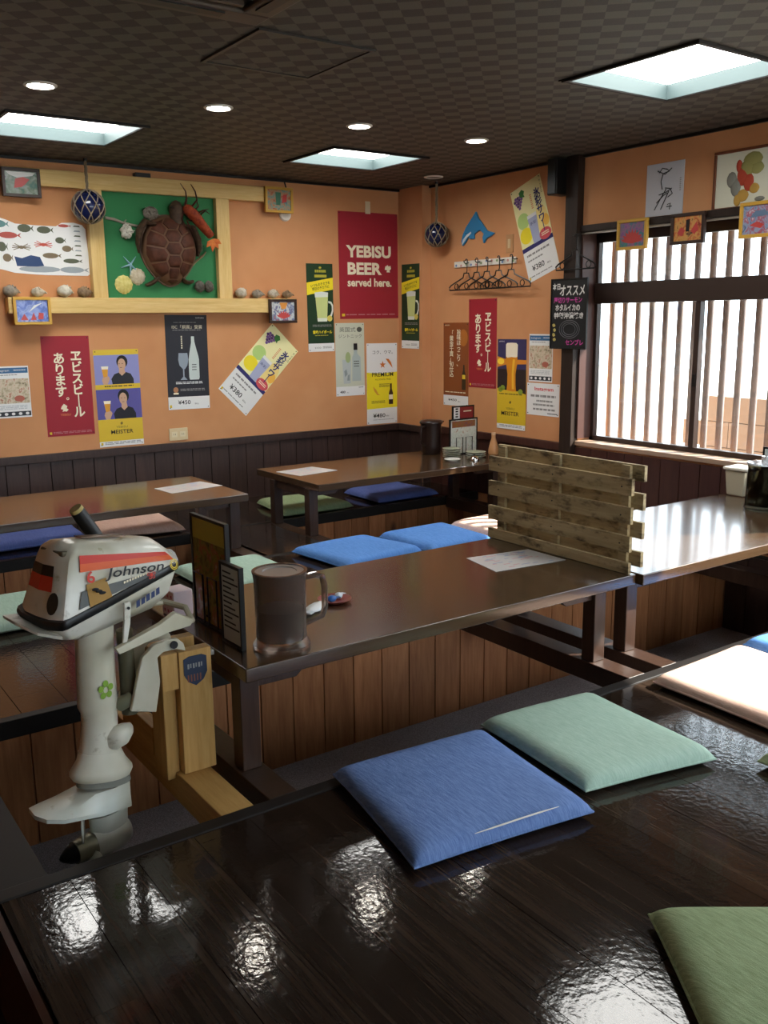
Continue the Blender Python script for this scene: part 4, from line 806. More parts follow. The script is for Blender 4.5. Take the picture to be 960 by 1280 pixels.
# signed board, framed pictures
p = Print('white square board with a black brushed autograph above the window', (XR, 3.559, 1.961), .256, .284, 'R', 0, mat('grey_white_card', 'c4c6cc', .6), 'autograph_board', 'autograph', None, False, .004)
b = MB(); 
for path in ([(.35, .18), (.42, .10), (.55, .13), (.62, .17), (.45, .2)], [(.45, .2), (.40, .35), (.44, .5)], [(.55, .5), (.40, .68), (.25, .88)], [(.62, .55), (.50, .75), (.42, .88)], [(.52, .48), (.65, .50), (.72, .60), (.60, .66)], [(.60, .80), (.68, .78), (.66, .90)], [(.30, .14), (.50, .22), (.68, .12)], [(.36, .60), (.56, .56), (.70, .50)], [(.30, .75), (.48, .62), (.58, .58)], [(.58, .84), (.72, .84)]):
    q = [p.xz(*v) for v in path]; b.tube([(x, -.0045, z) for x, z in q], .0028, 5)
b.build('brush_writing', IN, p.t); p.lines(.90, .32, .94, .58, 7, M['grey_ink'], 2, 25, .6)
def art(name, cols, sc, seed):
    m = mat(name, cols[0], .18, .5); nt, ns, ls, b = nodes(m); tc = ns.new('ShaderNodeTexCoord'); mp = ns.new('ShaderNodeMapping'); mp.inputs['Location'].default_value = (seed*3.1, seed*1.7, seed); mp.inputs['Scale'].default_value = (sc, sc, sc)
    ls.new(tc.outputs['Object'], mp.inputs['Vector']); n = noise(ns, ls, mp.outputs['Vector'], 1.0, 3, .55, 1.2); k = len(cols)
    ls.new(ramp(ns, ls, n, [(.28+.44*i/(k-1), c) for i, c in enumerate(cols)]), b.inputs['Base Color']); return m
YF, DF = mat('yellow_wood_frame', 'c79a3c', .4), mat('dark_wood_frame', '33211a', .4)
def framed(label, c, wall, fm, am, w=.22, h=.165, bar=.018, dep=.022, extra=None):
    t = hang('picture_frame', label, 'picture', c, wall, 0, 'small framed sea pictures')
    for nm, d in (('frame', (-w/2, w/2, h/2-bar, h/2)), ('frame', (-w/2, w/2, -h/2, -h/2+bar)), ('frame', (-w/2, -w/2+bar, -h/2+bar, h/2-bar)), ('frame', (w/2-bar, w/2, -h/2+bar, h/2-bar))):
        MB().box(d[0], d[1], -dep, 0, d[2], d[3]).build(nm, fm, t, bevel=.002)
    box('picture', am, (-w/2+bar, w/2-bar, -dep*.55, -.002, -h/2+bar, h/2-bar), t)
    for nm, m, pts in (extra or []): MB().flat([(x*w, -dep*.55-.0006, z*h) for x, z in pts]).build(nm, m, t)
    return t
RC = mat('coral_red_paint', 'b8403c', .3); BP = mat('sea_blue_paint', '34508c', .3); GP = mat('seaweed_green_paint', '3f7058', .3); OP = mat('orange_paint', 'd08a3a', .3); WP = mat('white_paint', 'd8d8d4', .3)
def fan(cx, cz, r, n=7, a0=20, a1=160):
    o = [(cx, cz)]
    for k in range(n*2+1):
        a = R(a0+(a1-a0)*k/(n*2)); q = r*(1 if k % 2 else .72); o.append((cx+q*math.cos(a), cz+q*1.2*math.sin(a)))
    return o
framed('dark framed picture of a red fish at the top corner, back wall', (1.558, 5.939, 2.074), 'B', DF, art('art_reef', ['3f6a60', '6a7a6a', '8d9a90', '5a4a6a'], 22, 1), extra=[('fish_paint', RC, [(-.2, -.2), (-.15, .12), (.05, .2), (.22, .12), (.1, -.05), (0, -.15)]), ('light_patch', WP, [(-.40, .36), (.38, .36), (.30, .25), (-.10, .16), (-.3, .25)])])
framed('yellow framed picture at the end of the upper beam', (3.285, 5.939, 2.082), 'B', YF, art('art_shore', ['a8503c', 'b98a6a', '7f9a8c', '5a5a7a'], 24, 2), h=.171, extra=[('green_patch', GP, [(-.10, -.2), (.05, -.2), (.08, .3), (-.12, .3)]), ('red_patch', RC, [(.10, -.12), (.28, -.05), (.30, .25), (.15, .2)])])
framed('yellow framed picture with red lettering at the end of the shelf', (1.552, 5.914, 1.332), 'B', YF, art('art_sea', ['2f3f80', '4a62b0', '8a9ad0', '3a4a90'], 20, 3), extra=[('red_marks', RC, [(-.33, -.33), (-.22, -.10), (-.12, -.33)]), ('red_marks', RC, [(-.06, -.33), (.03, -.05), (.10, -.33)]), ('red_marks', RC, [(.14, -.30), (.17, -.06), (.30, -.08), (.28, -.30)]), ('wave_paint', WP, [(-.1, -.05), (.06, .2), (.3, .3), (.08, .12)])])
framed('dark framed picture below the last shell on the shelf', (3.276, 5.914, 1.326), 'B', DF, art('art_flower', ['8a9ab0', 'c8c8c4', '5a6a90', 'b86a5a'], 26, 4), extra=[('red_patch', RC, fan(.02, -.33, .30)), ('orange_patch', OP, [(-.12, .36), (.18, .36), (.10, .10), (-.05, .08)])])
framed('yellow framed picture of red coral at the window top', (4.420, 3.744, 1.729), 'R', YF, art('art_coral', ['6a5a9a', '9a6a8a', '4a7a8a', '6a9a6a'], 22, 5), h=.172, extra=[('coral_paint', RC, fan(0, -.30, .40, 9, 10, 170))])
framed('dark framed picture of red flowers at the window top', (4.420, 3.358, 1.730), 'R', DF, art('art_flowers', ['8a3a34', 'c87a4a', 'd0a05a', '5a3a3a'], 26, 6), extra=[('red_patch', RC, [(-.32, -.12), (-.2, .06), (-.08, -.06), (-.18, -.24)]), ('red_patch', RC, [(.08, -.1), (.25, .2), (.32, -.06), (.2, -.2)]), ('dark_patch', HAIR, [(-.06, -.1), (.04, -.1), (.06, .3), (-.06, .28)])])
framed('yellow framed picture of a leaping dolphin cut by the picture edge', (4.420, 2.925, 1.739), 'R', YF, art('art_wave', ['4a5a80', '8a9ab4', 'a04a5a', 'c8d0d8'], 22, 7), h=.178, extra=[('dolphin_paint', mat('dolphin_grey_paint', '5f7690', .3), [(-.25, .06), (-.1, .25), (.15, .25), (.33, .05), (.18, .1), (0, .08)]), ('red_patch', RC, [(-.25, -.15), (-.05, -.05), (.15, -.15), (.05, -.25)])])
t = framed('brown framed collage of shells and red petals, cut by the picture edge', (4.449, 3.05, 1.955), 'R', mat('redwood_frame', '6a3a22', .4), mat('cream_mount', 'd0d0bc', .3), .36, .30, .014, .02)
PT = [mat('petal_tan', '8d8a52', .6), mat('petal_red', 'a8402a', .6), mat('petal_grey', '7d7d74', .6), mat('petal_gold', 'b08a40', .6)]
for (x, z, rx, rz, k) in ((.02, .05, .045, .04, 0), (-.045, -.04, .03, .045, 2), (.03, -.02, .03, .045, 1), (.05, .09, .055, .035, 0), (-.005, .015, .035, .05, 1), (-.07, .0, .03, .04, 2), (.0, -.085, .035, .03, 3), (.065, -.055, .03, .025, 3), (.075, .045, .04, .03, 0), (-.03, -.105, .022, .03, 3), (.1, -.11, .03, .012, 2), (-.03, .065, .018, .03, 1)):
    MB().ball((x, -.012, z), (rx, .006, rz), 12, 6, .06, k).build('petal', PT[k], t, smooth=True)
# wooden frame of beams with the green board
t = hang('beam_frame', 'pale pine beam frame and shelf around the green turtle board', 'shelf', (2.43, YB, 1.365))
def bb(nm, m, x0, x1, z0, z1, dep=.06): return MB().box(x0-2.43, x1-2.43, -dep, 0, z0-1.365, z1-1.365).build(nm, m, t, bevel=.003)
bb('upper_beam', M['pine'], 1.46, 3.385, 2.066, 2.163); bb('lower_beam', M['pine'], 1.42, 3.39, 1.317, 1.413, .085); bb('upright', M['pinev'], 1.948, 2.040, 1.413, 2.066); bb('upright', M['pinev'], 2.812, 2.908, 1.413, 2.066)
box('bracket', M['blackmetal'], (-.16, -.06, -.05, 0, .80, .825), t)
bo = box('back_board', mat('green_felt', '2f7a48', .7), (2.040-2.43, 2.812-2.43, -.018, -.0005, 1.413-1.365, 2.066-1.365), t); bo['label'] = 'bright green backing board'

# ------------------------------------------------------------------ sea creatures on the green board
def gx(zx, zy):
    px, py = 120+zx/5.647, 230+zy/5.647
    return 2.041+(px-127)*.00546, 1.413+(373-py)*(.00485+(px-117)/158*.00038)
YG = YB-.0185
def shellmat(name, c1, c2, sc=30): 
    m = mat(name, c1, .6, .3); nt, ns, ls, b = nodes(m); n = noise(ns, ls, coords(ns, ls, (sc, sc, sc)), 1.0, 4, .6); ls.new(ramp(ns, ls, n, [(.32, c1), (.68, c2)]), b.inputs['Base Color']); bump(ns, ls, n, b, .5, .006); return m
SH = [shellmat('conch_grey', '6e665a', 'a39a8c'), shellmat('conch_cream', '9a8f7c', 'cfc6b4'), shellmat('conch_brown', '6a543f', '9c8468'), shellmat('conch_white', 'a8a08c', 'dcd6c6')]
x, z = gx(485, 470)
t = hang('sea_turtle', 'brown mounted sea turtle with a scute-patterned shell on the green board', 'turtle', (x, YG, z))
SM = shellmat('turtle_shell', '3f2318', '5e3626', 18); SL = mat('scute_seam', '6a4c38', .5); SK = shellmat('turtle_skin', '33251b', '54402f', 40)
RXT, RZT, DT = .188, .222, .105
def wid(v): return RXT*(1.0 if v > 0 else 1.0-.30*abs(v)**1.6)   # narrower toward the tail
def dome(u, v, off=0.0):
    r2 = min(u*u+v*v, 1.0); return (u*wid(v), -.012-DT*(1-r2)**.55-off, v*RZT)
b = MB(); rings = []
for j in range(9):
    r = math.sin(j/8*math.pi/2); rings.append([dome(r*math.cos(2*math.pi*k/32), r*math.sin(2*math.pi*k/32)) for k in range(32)])
b.loft(list(reversed(rings)), cap=False); b.loft([[(p[0]*1.04, -.014, p[2]*1.04) for p in rings[-1]], [(p[0]*1.04, -.001, p[2]*1.04) for p in rings[-1]]])
b.build('carapace', SL, t, smooth=60)
def scute(poly):
    cx = sum(p[0] for p in poly)/len(poly); cy = sum(p[1] for p in poly)/len(poly); n = len(poly); b = MB(); lv = []
    for k, (sc, off) in enumerate(((.90, .001), (.84, .006), (.45, .008))):
        rg = []
        for i in range(n):
            for s in (0, .5):
                p, q = poly[i], poly[(i+1) % n]; a, c = p[0]*(1-s)+q[0]*s, p[1]*(1-s)+q[1]*s
                rg.append(dome(cx+(a-cx)*sc, cy+(c-cy)*sc, off))
        lv.append(rg)
    m = len(lv[0]); b.loft(lv, cap=False); b.add(lv[-1]+[dome(cx, cy, .009)], [(i, (i+1) % m, m) for i in range(m)]); b.build('scute', SM, t, smooth=50)
VY = [.93, .58, .22, -.14, -.50, -.82]
for k in range(5):
    y0, y1 = VY[k], VY[k+1]; ym = (y0+y1)/2; w0, wm = .20 if k else .16, .33-.04*max(0, k-2)
    scute([(-w0, y0), (w0, y0), (wm, ym), (w0, y1), (-w0, y1), (-wm, ym)])
def rim(a, k=.97): return (k*math.cos(R(a)), k*math.sin(R(a)))
AN = [75, 38, 8, -24, -58]
for s in (1, -1):
    for k in range(4):
        y1 = (VY[k]+VY[k+1])/2; y2 = (VY[k+1]+VY[k+2])/2; wm1, wm2 = .33-.04*max(0, k-2), .33-.04*max(0, k-1); a0, a1 = AN[k], AN[k+1]
        P0, P1 = rim(a0, .93), rim(a1, .93); pm = rim((a0+a1)/2, .95)
        scute([(s*p[0], p[1]) for p in ((wm1, y1), (.20, VY[k+1]), (wm2, y2), P1, pm, P0)])
scute([(-.18, -.83), (.18, -.83), (.30, -.88), (0, -.985), (-.30, -.88)])
hx, hz = gx(535, 185); hx -= x; hz -= z
MB().loft([[(hx+.004+rr*math.cos(a)*1.0, -.05+.8*rr*math.sin(a), hz+dz) for a in [k*math.pi/7 for k in range(14)]] for dz, rr in ((-.09, .035), (-.05, .042), (-.01, .050), (.025, .044), (.05, .026), (.06, .006))]).build('head', SK, t, smooth=60)
for e in (-1, 1): MB().ball((hx+e*.034, -.065, hz+.015), .007, 8, 6).build('eye', M['black'], t)
def flip(pts, y=-.03, w=.035):
    n = len(pts); MB().tube([(a, y+.004*i, c) for i, (a, c) in enumerate(pts)], [w*k for k in (.7, 1.0, 1.0, .8, .35)][:n], 10, squash=.45).build('flipper', SK, t, smooth=60)
flip([(-.10, .16), (-.165, .175), (-.205, .12), (-.215, .04), (-.21, -.02)], -.05, .045); flip([(.10, .16), (.165, .155), (.20, .08), (.205, .02), (.20, -.03)], -.04, .04)
flip([(-.08, -.17), (-.12, -.20), (-.15, -.215), (-.165, -.22), (-.175, -.215)], -.03, .03); flip([(.07, -.17), (.10, -.195), (.13, -.20), (.15, -.195), (.16, -.185)], -.03, .03)
# spiny lobster
x, z = gx(690, 270)
t = hang('spiny_lobster', 'dried orange spiny lobster beside the turtle', 'lobster', (x, YG-.055, z)); LM = shellmat('lobster_red', '7a2a18', 'b0502c', 40); LO = shellmat('lobster_orange', 'b8541e', 'd07a34', 30); LD = mat('lobster_dark', '4a1d14', .5)
def lz(zx, zy): a, c = gx(zx, zy); return a-x, c-z
def seg(pts, rr, m, nm, y=-.02, n=10, sq=.8): MB().tube([(*lz(*p)[:1], y, lz(*p)[1]) for p in pts], rr, n, squash=sq).build(nm, m, t, smooth=60)
seg([(585, 165), (605, 180), (650, 220), (680, 255)], [.024, .042, .046, .043], LM, 'carapace')
tl = [(680+ (775-680)*k/6, 255+(370-255)*k/6) for k in range(7)]
for k in range(6): seg([tl[k], tl[k+1]], [.044-.002*k, .040-.002*k], LM, 'tail_segment')
for k, (a, r) in enumerate(((-60, .060), (-95, .066), (-130, .060), (-30, .052))):
    c = lz(785, 385); d = (math.cos(R(a)), math.sin(R(a))); p = (-d[1], d[0])
    MB().prism([(c[0], -.02-.001*k, c[1]), (c[0]+d[0]*r*.7+p[0]*.018, -.02-.001*k, c[1]+d[1]*r*.7+p[1]*.018), (c[0]+d[0]*r*1.3, -.02-.001*k, c[1]+d[1]*r*1.3), (c[0]+d[0]*r*.7-p[0]*.018, -.02-.001*k, c[1]+d[1]*r*.7-p[1]*.018)], (0, -.006, 0)).build('tail_fan', LO, t)
for pts in ([(590, 160), (605, 110), (600, 60), (565, 5)], [(625, 180), (680, 120), (670, 60), (640, 10)]): seg(pts, [.008, .006, .004, .002], LD, 'antenna', -.025, 6, 1)
for pts in ([(650, 200), (690, 160), (680, 120)], [(670, 220), (720, 190), (765, 180)], [(680, 240), (740, 190), (770, 215)], [(610, 230), (580, 200), (560, 240), (600, 330)], [(640, 260), (600, 260), (640, 350)]): seg(pts, [.005]*(len(pts)-1)+[.002], LD, 'walking_leg', -.02, 6, 1)
# shells and the rest on the board
def lump(name, label, cat, zx, zy, rx, rz, m, jit=.12, dep=.03, seed=1, spikes=0):
    x, z = gx(zx, zy); t = hang(name, label, cat, (x, YG, z)); MB().ball((0, -dep, 0), (rx, dep, rz), 16, 11, jit, seed).build('body', m, t, smooth=70)
    q = random.Random(seed)
    for k in range(spikes):
        a, e = q.uniform(0, 6.28), q.uniform(.2, 1.0); d = Vector((math.cos(a)*e, -math.sqrt(max(0, 1-e*e))-.1, math.sin(a)*e)); p = Vector((d.x*rx*.8, -dep+d.y*dep*.8, d.z*rz*.8))
        MB().tube([p, p+d*.022], [.006, .001], 5).build('spine', m, t)
    return t
lump('sea_urchin', 'grey spiny sea urchin shell above the turtle flipper', 'shell', 365, 205, .052, .040, shellmat('urchin_grey', '6a6258', '8f867a', 90), .06, .03, 2, 14)
lump('coral_piece', 'white knobbly coral piece hanging from the twig', 'coral', 192, 335, .040, .040, shellmat('coral_white', 'b0aa9a', 'd8d4c8', 60), .25, .028, 3, 8)
def scallop(label, zx, zy, r, c1, c2):
    x, z = gx(zx, zy); t = hang('scallop_shell', label, 'shell', (x, YG, z), 'B', 0, 'scallop shells'); m = shellmat('scallop_'+c1, c1, c2, 40); b = MB(); rings = []
    for j in range(6):
        f = j/5; rings.append([((.06+f*.94)*r*math.cos(2*math.pi*k/36)*(1+.03*math.cos(12*2*math.pi*k/36)*f), -.004-.022*(1-f*f)-.0025*math.cos(12*2*math.pi*k/36)*f, (.06+f*.94)*r*math.sin(2*math.pi*k/36)*(1+.03*math.cos(12*2*math.pi*k/36)*f)) for k in range(36)])
    rings.append([(p[0], 0, p[2]) for p in rings[-1]]); b.loft(rings, cap=True); b.build('valve', m, t, smooth=50)
    MB().prism([(-r*.35, -.004, -r*.85), (r*.35, -.004, -r*.85), (r*.22, -.004, -r*1.05), (-r*.22, -.004, -r*1.05)], (0, .004, 0)).build('hinge', m, t)
scallop('cream scallop shell under the starfish', 258, 652, .052, 'b8a98c', 'd8cdb4'); scallop('yellow scallop shell in the lower corner of the green board', 160, 710, .058, 'c8b860', 'e0d690')
x, z = gx(212, 568); t = hang('starfish', 'slender pale blue starfish on the green board', 'starfish', (x, YG, z)); MS = mat('starfish_blue', '8fb4c4', .6)
for a in (92+40, 92-52, 180+15, -80, 150): pass
for a in (52, 130, 198, 268, 318): MB().tube([(0, -.008, 0), (.03*math.cos(R(a)), -.008, .03*math.sin(R(a))), (.066*math.cos(R(a)), -.006, .066*math.sin(R(a)))], [.009, .007, .002], 8, squash=.7).build('arm', MS, t, smooth=True)
MB().ball((0, -.008, 0), (.012, .007, .012), 10, 6).build('disc', MS, t, smooth=True)
for k, (a, lb_) in enumerate(((695, 'dark ribbed shell by the turtle tail, first of two'), (765, 'dark ribbed shell by the turtle tail, nearer the upright'))): lump('ribbed_shell', lb_, 'shell', a, 722, .034, .036, shellmat('ribbed_shell_grey', '3f3c36', '6a665c', 50), .15, .022, 5+k)
def twig(label, p0, p1, r, m):
    a, b_ = gx(*p0), gx(*p1); t = hang('twig', label, 'twig', (a[0], YG, a[1])); dx, dz = b_[0]-a[0], b_[1]-a[1]
    MB().tube([(dx*s, -.012-.004*math.sin(9*s), dz*s+.004*math.sin(7*s)) for s in (0, .25, .5, .75, 1)], [r, r, r*.9, r*.9, r*.7], 8).build('stick', m, t, smooth=True); MB().tube([(dx*.55, -.013, dz*.55), (dx*.62, -.018, dz*.55+.018)], [r*.7, r*.4], 6).build('shoot', m, t)
twig('pale driftwood twig across the upper part of the green board', (60, 238), (285, 298), .009, mat('driftwood', '9a8f80', .8)); twig('thin twig under the lobster tail', (655, 570), (758, 478), .007, mat('driftwood_brown', '857456', .8))
lump('sponge_piece', 'small green-grey sponge piece between turtle and lobster', 'sponge', 708, 440, .030, .036, shellmat('sponge_green', '4a6a4c', '6a8a6a', 60), .15, .014, 9)
# conch shells on the shelf
def conch(label, xx, m, s=1.0, yy=5.955, z0=1.4135, rot=0.0, seed=0):
    t = thing('conch_shell', label, 'shell', (xx, yy, z0), rot, 'conch shells along the shelf'); q = random.Random(seed)
    rings = []
    for j in range(10):
        f = j/9; rad = .040*s*math.sin(math.pi*(.08+.84*f**.75))*(1+.12*math.sin(f*19)); 
        rings.append([(-.048*s+.096*s*f, rad*math.cos(2*math.pi*k/14)*(1+q.uniform(-.08, .08)), .036*s+rad*.86*math.sin(2*math.pi*k/14)) for k in range(14)])
    MB().loft(rings).build('body', m, t, smooth=70)
    for k in range(5): a = .4+.5*k; MB().tube([(-.012*s+.007*k*s, .030*s*math.cos(a), .036*s+.028*s*math.sin(a)), (-.014*s+.007*k*s, .044*s*math.cos(a), .036*s+.040*s*math.sin(a))], [.008*s, .002*s], 6).build('knob', m, t, smooth=True)
    MB().tube([(.048*s, 0, .034*s), (.060*s, -.006*s, .026*s)], [.008*s, .003*s], 6).build('siphon', m, t)
for i, (xx, mi, s, rz, lb_) in enumerate(((1.452, 0, 1.0, .3, 'dark grey conch shell at the very end of the shelf'), (1.612, 1, .85, -.4, 'small pinkish conch shell above the yellow framed picture'), (1.775, 3, 1.05, .5, 'spiky white conch shell between the picture and the upright'), (1.895, 2, .95, .2, 'brown conch shell leaning against the upright'),
        (2.985, 1, 1.0, .6, 'cream conch shell first to the right of the second upright'), (3.11, 0, .85, -.3, 'grey-green conch shell second past the upright'), (3.235, 1, .9, .2, 'pale conch shell above the dark framed picture'), (3.348, 2, .8, -.5, 'brown conch shell last on the shelf'))): conch(lb_, xx, SH[mi], s, 5.958, 1.4138, rz, i)
# glass floats in nets
GB = mat('cobalt_glass', '12183a', .08, .6); RP = mat('net_rope', '8a7a62', .85)
def net_float(label, c, r, knot):
    t = thing('glass_float', label, 'glass float', c, 0, 'blue glass fishing floats'); MB().ball((0, 0, 0), r, 28, 18).build('glass_ball', GB, t, smooth=80)
    R2 = r*1.02
    for d in (-1, 1):
        for k in range(9):
            a0 = 2*math.pi*k/9; P = []
            for j in range(13):
                th = math.pi*(.06+.88*j/12); ph = a0+d*1.5*j/12; P.append((R2*math.sin(th)*math.cos(ph), R2*math.sin(th)*math.sin(ph), R2*math.cos(th)))
            MB().tube(P, .0032, 5).build('net_cord', RP, t)
    for zz in (.99,):
        MB().tube([(.02*math.cos(k*.785), .02*math.sin(k*.785), r*zz) for k in range(8)], .005, 6, closed=True).build('net_ring', RP, t)
    h = knot-c[2]
    for k in range(3): MB().tube([(.006*math.cos(2.1*k+s*9), .006*math.sin(2.1*k+s*9), r*.97+(h-r*.97)*s) for s in [j/14 for j in range(15)]], .0045, 5).build('rope', RP, t)
    MB().lathe([(0, -.02), (.012, -.018), (.012, -.004), (0, 0)], 8, (0, 0, h)).build('hook', M['blackmetal'], t)
net_float('cobalt glass float in a rope net beside the green board', (1.916, 5.83, 1.948), .098, ZC); net_float('cobalt glass float in a rope net hanging in the corner by the dolphin', (4.34, 5.495, 1.86), .085, ZC)
# dolphin, hook rack, hangers
t = hang('dolphin_plaque', 'blue and white dolphin plaque on the right wall', 'plaque', (XR-.001, 5.135, 1.885), 'R')
def dl(zx, zy): return (480+zx/6-598)*.0086, (285-200-zy/6)*.0053
DO = [(580, 640), (573, 600), (585, 545), (610, 490), (645, 440), (682, 382), (702, 440), (735, 488), (765, 540), (822, 566), (790, 588), (762, 600), (742, 636), (733, 590), (742, 562), (715, 532), (690, 540), (668, 560), (672, 592), (640, 592), (628, 570), (605, 610)]
MB().prism([(dl(*p)[0], 0, dl(*p)[1]) for p in DO], (0, -.016, 0)).build('body', mat('dolphin_blue', '2f7fb0', .3), t, bevel=.005)
MB().prism([(dl(*p)[0], -.016, dl(*p)[1]) for p in ((581, 632), (590, 590), (618, 556), (650, 535), (652, 548), (622, 575), (603, 600))], (0, -.003, 0)).build('belly', mat('dolphin_white', 'cfd8dc', .3), t); MB().ball((*dl(612, 545)[:1], -.017, dl(612, 545)[1]), .004, 8, 6).build('eye', M['black'], t)
t = hang('hook_rack', 'white coat hook rail with flower prints on the right wall', 'hook rail', (XR-.0005, 5.085, 1.645), 'R'); box('rail', M['plastic'], (-.325, .325, -.012, 0, -.021, .021), t, bevel=.002)
HK = [5.247, 5.124, 5.005, 4.874, 4.739]; q = random.Random(4)
for y in HK: MB().tube([(5.085-y, -.012, .006), (5.085-y, -.045, .002), (5.085-y, -.055, .012), (5.085-y, -.055, .022)], .004, 6).build('hook', M['blackmetal'], t, smooth=True)
for k in range(12): c = (-.30+.055*k, q.uniform(-.012, .012)); MB().add([(c[0]+.011*math.cos(a), -.0125, c[1]+.009*math.sin(a)) for a in [j*math.pi/5 for j in range(10)]], [tuple(range(10))]).build('flower_print', [mat('petal_blue', '6f8fb8', .5), mat('petal_pink', 'c89088', .5), mat('petal_green', '8aa070', .5)][k % 3], t)
def hanger(label, c, group, hw=.19):
    t = hang('wire_hanger', label, 'hanger', c, 'R', 0, group); m = M['blackmetal']
    MB().tube([(-.012, 0, .0), (-.008, 0, .010), (.0, 0, .013), (.008, 0, .010), (.011, 0, .0), (.009, 0, -.03), (.009, 0, -.07), (.0, 0, -.085)], .0038, 6).build('hook', m, t, smooth=True)
    MB().tube([(-.025, 0, -.085), (.025, 0, -.085), (.035, 0, -.115), (hw-.02, 0, -.165), (hw, 0, -.18), (hw-.004, 0, -.20), (-hw+.004, 0, -.20), (-hw, 0, -.18), (-hw+.02, 0, -.165), (-.035, 0, -.115)], .0048, 6, closed=True).build('frame', m, t, smooth=True)
    for s in (-1, 1): MB().tube([(s*.11+.02*math.cos(a), 0, -.175+.02*math.sin(a)) for a in [k*math.pi/6 for k in range(12)]], .0032, 5, closed=True).build('loop', m, t)
HL = ['first wire hanger on the hook rail, toward the corner', 'second wire hanger on the hook rail, counted from the corner', 'middle wire hanger on the hook rail', 'fourth wire hanger on the hook rail, counted from the corner', 'last wire hanger on the hook rail, toward the dark post']
for k, y in enumerate(HK): hanger(HL[k], (XR-.034-.009*k, y, 1.664), 'black wire hangers on the hook rail')
hanger('lone wire hanger hooked on the dark post above the chalkboard', (4.375, 4.155, 1.752), None, .165)
t = hang('post_hook', 'small black hook on the dark post holding one hanger', 'hook', (4.395, 4.18, 1.752), 'R'); MB().tube([(0, 0, .006), (0, -.02, .0), (.03, -.026, .004), (.05, -.02, .010)], .003, 6).build('wire', M['blackmetal'], t)
# switch, outlet, disc, cord
t = hang('light_switch', 'beige light switch plate beside the dolphin', 'switch', (XR-.0005, 4.828, 1.755), 'R'); box('plate', mat('beige_plate', 'b98a5e', .4), (-.036, .036, -.007, 0, -.06, .06), t, bevel=.003); box('rocker', mat('cream_switch', 'cdb48c', .4), (-.013, .013, -.011, -.007, -.03, .03), t, bevel=.002)
t = hang('wall_outlet', 'cream double power outlet low on the back wall', 'outlet', (2.480, YB-.0005, .503)); box('plate', mat('cream_plate', 'd9c49a', .4), (-.068, .068, -.008, 0, -.042, .042), t, bevel=.003)
for sx in (-.03, .03):
    sk = box('socket', mat('socket_cream', 'e0d2b0', .4), (sx-.02, sx+.02, -.010, -.008, -.018, .018), t)
    for e in (-.006, .006): box('slot', M['black'], (sx+e-.001, sx+e+.001, -.0104, -.0099, -.006, .006), sk)
t = hang('wall_disc', 'round cream disc half hidden behind the yellow picture, back wall', 'disc', (3.368, YB-.0005, 1.995)); MB().lathe([(0, -.02), (.038, -.018), (.046, -.008), (.046, 0), (0, 0)], 24, (0, 0, 0), 'y').build('cover', M['plastic'], t, smooth=40)
MB().tube([(.0, -.01, .04), (.025, -.01, .09), (.02, -.01, .16), (.0, -.01, .225)], .005, 6).build('cable', M['black'], t, smooth=True)

# ------------------------------------------------------------------ things on the tables
LAM = mat('laminated_sheet', 'd5d3d2', .25, .5); BLU = mat('blue_grey_print', '8792ac', .5); RDP = mat('faded_red_print', 'b88a8c', .5)
def sheet(label, corners):
    C = [Vector((x*.984, y*.984, 0)) for x, y in corners]; c = sum(C, Vector())/4
    t = thing('menu_sheet', label, 'menu', (c.x, c.y, ZT+.0006), 0, 'laminated menu sheets on the tables'); MB().prism([(p-c) for p in C], (0, 0, .0012)).build('sheet', LAM, t)
    q = random.Random(9); P = lambda u, v: (C[0]*(1-u)*(1-v)+C[1]*u*(1-v)+C[2]*u*v+C[3]*(1-u)*v)-c+Vector((0, 0, .0016))
    for m, n in ((BLU, 26), (RDP, 14)):
        b = MB()
        for _ in range(n):
            u, v, w = q.uniform(.06, .8), q.uniform(.06, .9), q.uniform(.05, .16); b.flat([P(u, v), P(min(u+w, .95), v), P(min(u+w, .95), v+.035), P(u, v+.035)])
        b.build('print', m, t)
sheet('laminated menu sheet beside the slatted screen', [(2.339, 2.765), (2.636, 2.721), (2.635, 2.506), (2.295, 2.539)]); sheet('laminated menu sheet on the corner table', [(2.791, 5.187), (3.082, 5.227), (3.134, 4.993), (2.833, 4.953)]); sheet('laminated menu sheet on the table behind the motor', [(1.94, 5.091), (2.253, 5.155), (2.299, 4.941), (1.961, 4.881)])
# standing menus
def standing(label, c, rz, w, h, th, pic, wire=False, group='menus standing by the pitcher'):
    t = thing('menu_stand', label, 'menu', c, rz, group)
    for nm, d in (('frame', (-w/2, -w/2+.009, 0, h)), ('frame', (w/2-.009, w/2, 0, h)), ('frame', (-w/2+.009, w/2-.009, 0, .009)), ('frame', (-w/2+.009, w/2-.009, h-.009, h))): box(nm, M['black'], (d[0], d[1], -th/2, th/2, d[2], d[3]), t)
    box('page', pic, (-w/2+.009, w/2-.009, -th*.3, th*.3, .009, h-.009), t)
    box('foot', M['black'], (-w*.3, w*.3, -.009, .009, 0, .004), t)
    if wire:
        for sx in (-.05, .04): MB().tube([(sx-.03, -th/2-.012, .01), (sx-.03, -th/2-.012, h*.48), (sx+.03, -th/2-.012, h*.48), (sx+.03, -th/2-.012, .01)], .003, 6).build('wire_holder', M['blackmetal'], t)
    return t
P1 = art('menu_food_page', ['2f2c1e', '6a5a2a', '8a7a34', '9a5a34', 'a89a78'], 16, 11); P2 = mat('menu_text_page', 'b4bab6', .3)
t1 = standing('tall black-framed food menu standing at the table end by the motor', (1.135, 2.55, ZT+.0005), R(-88), .235, .345, .014, P1, True)
box('yellow_header', mat('menu_yellow_header', 'a89a2e', .35), (-.105, .105, -.0048, -.0044, .27, .334), t1)
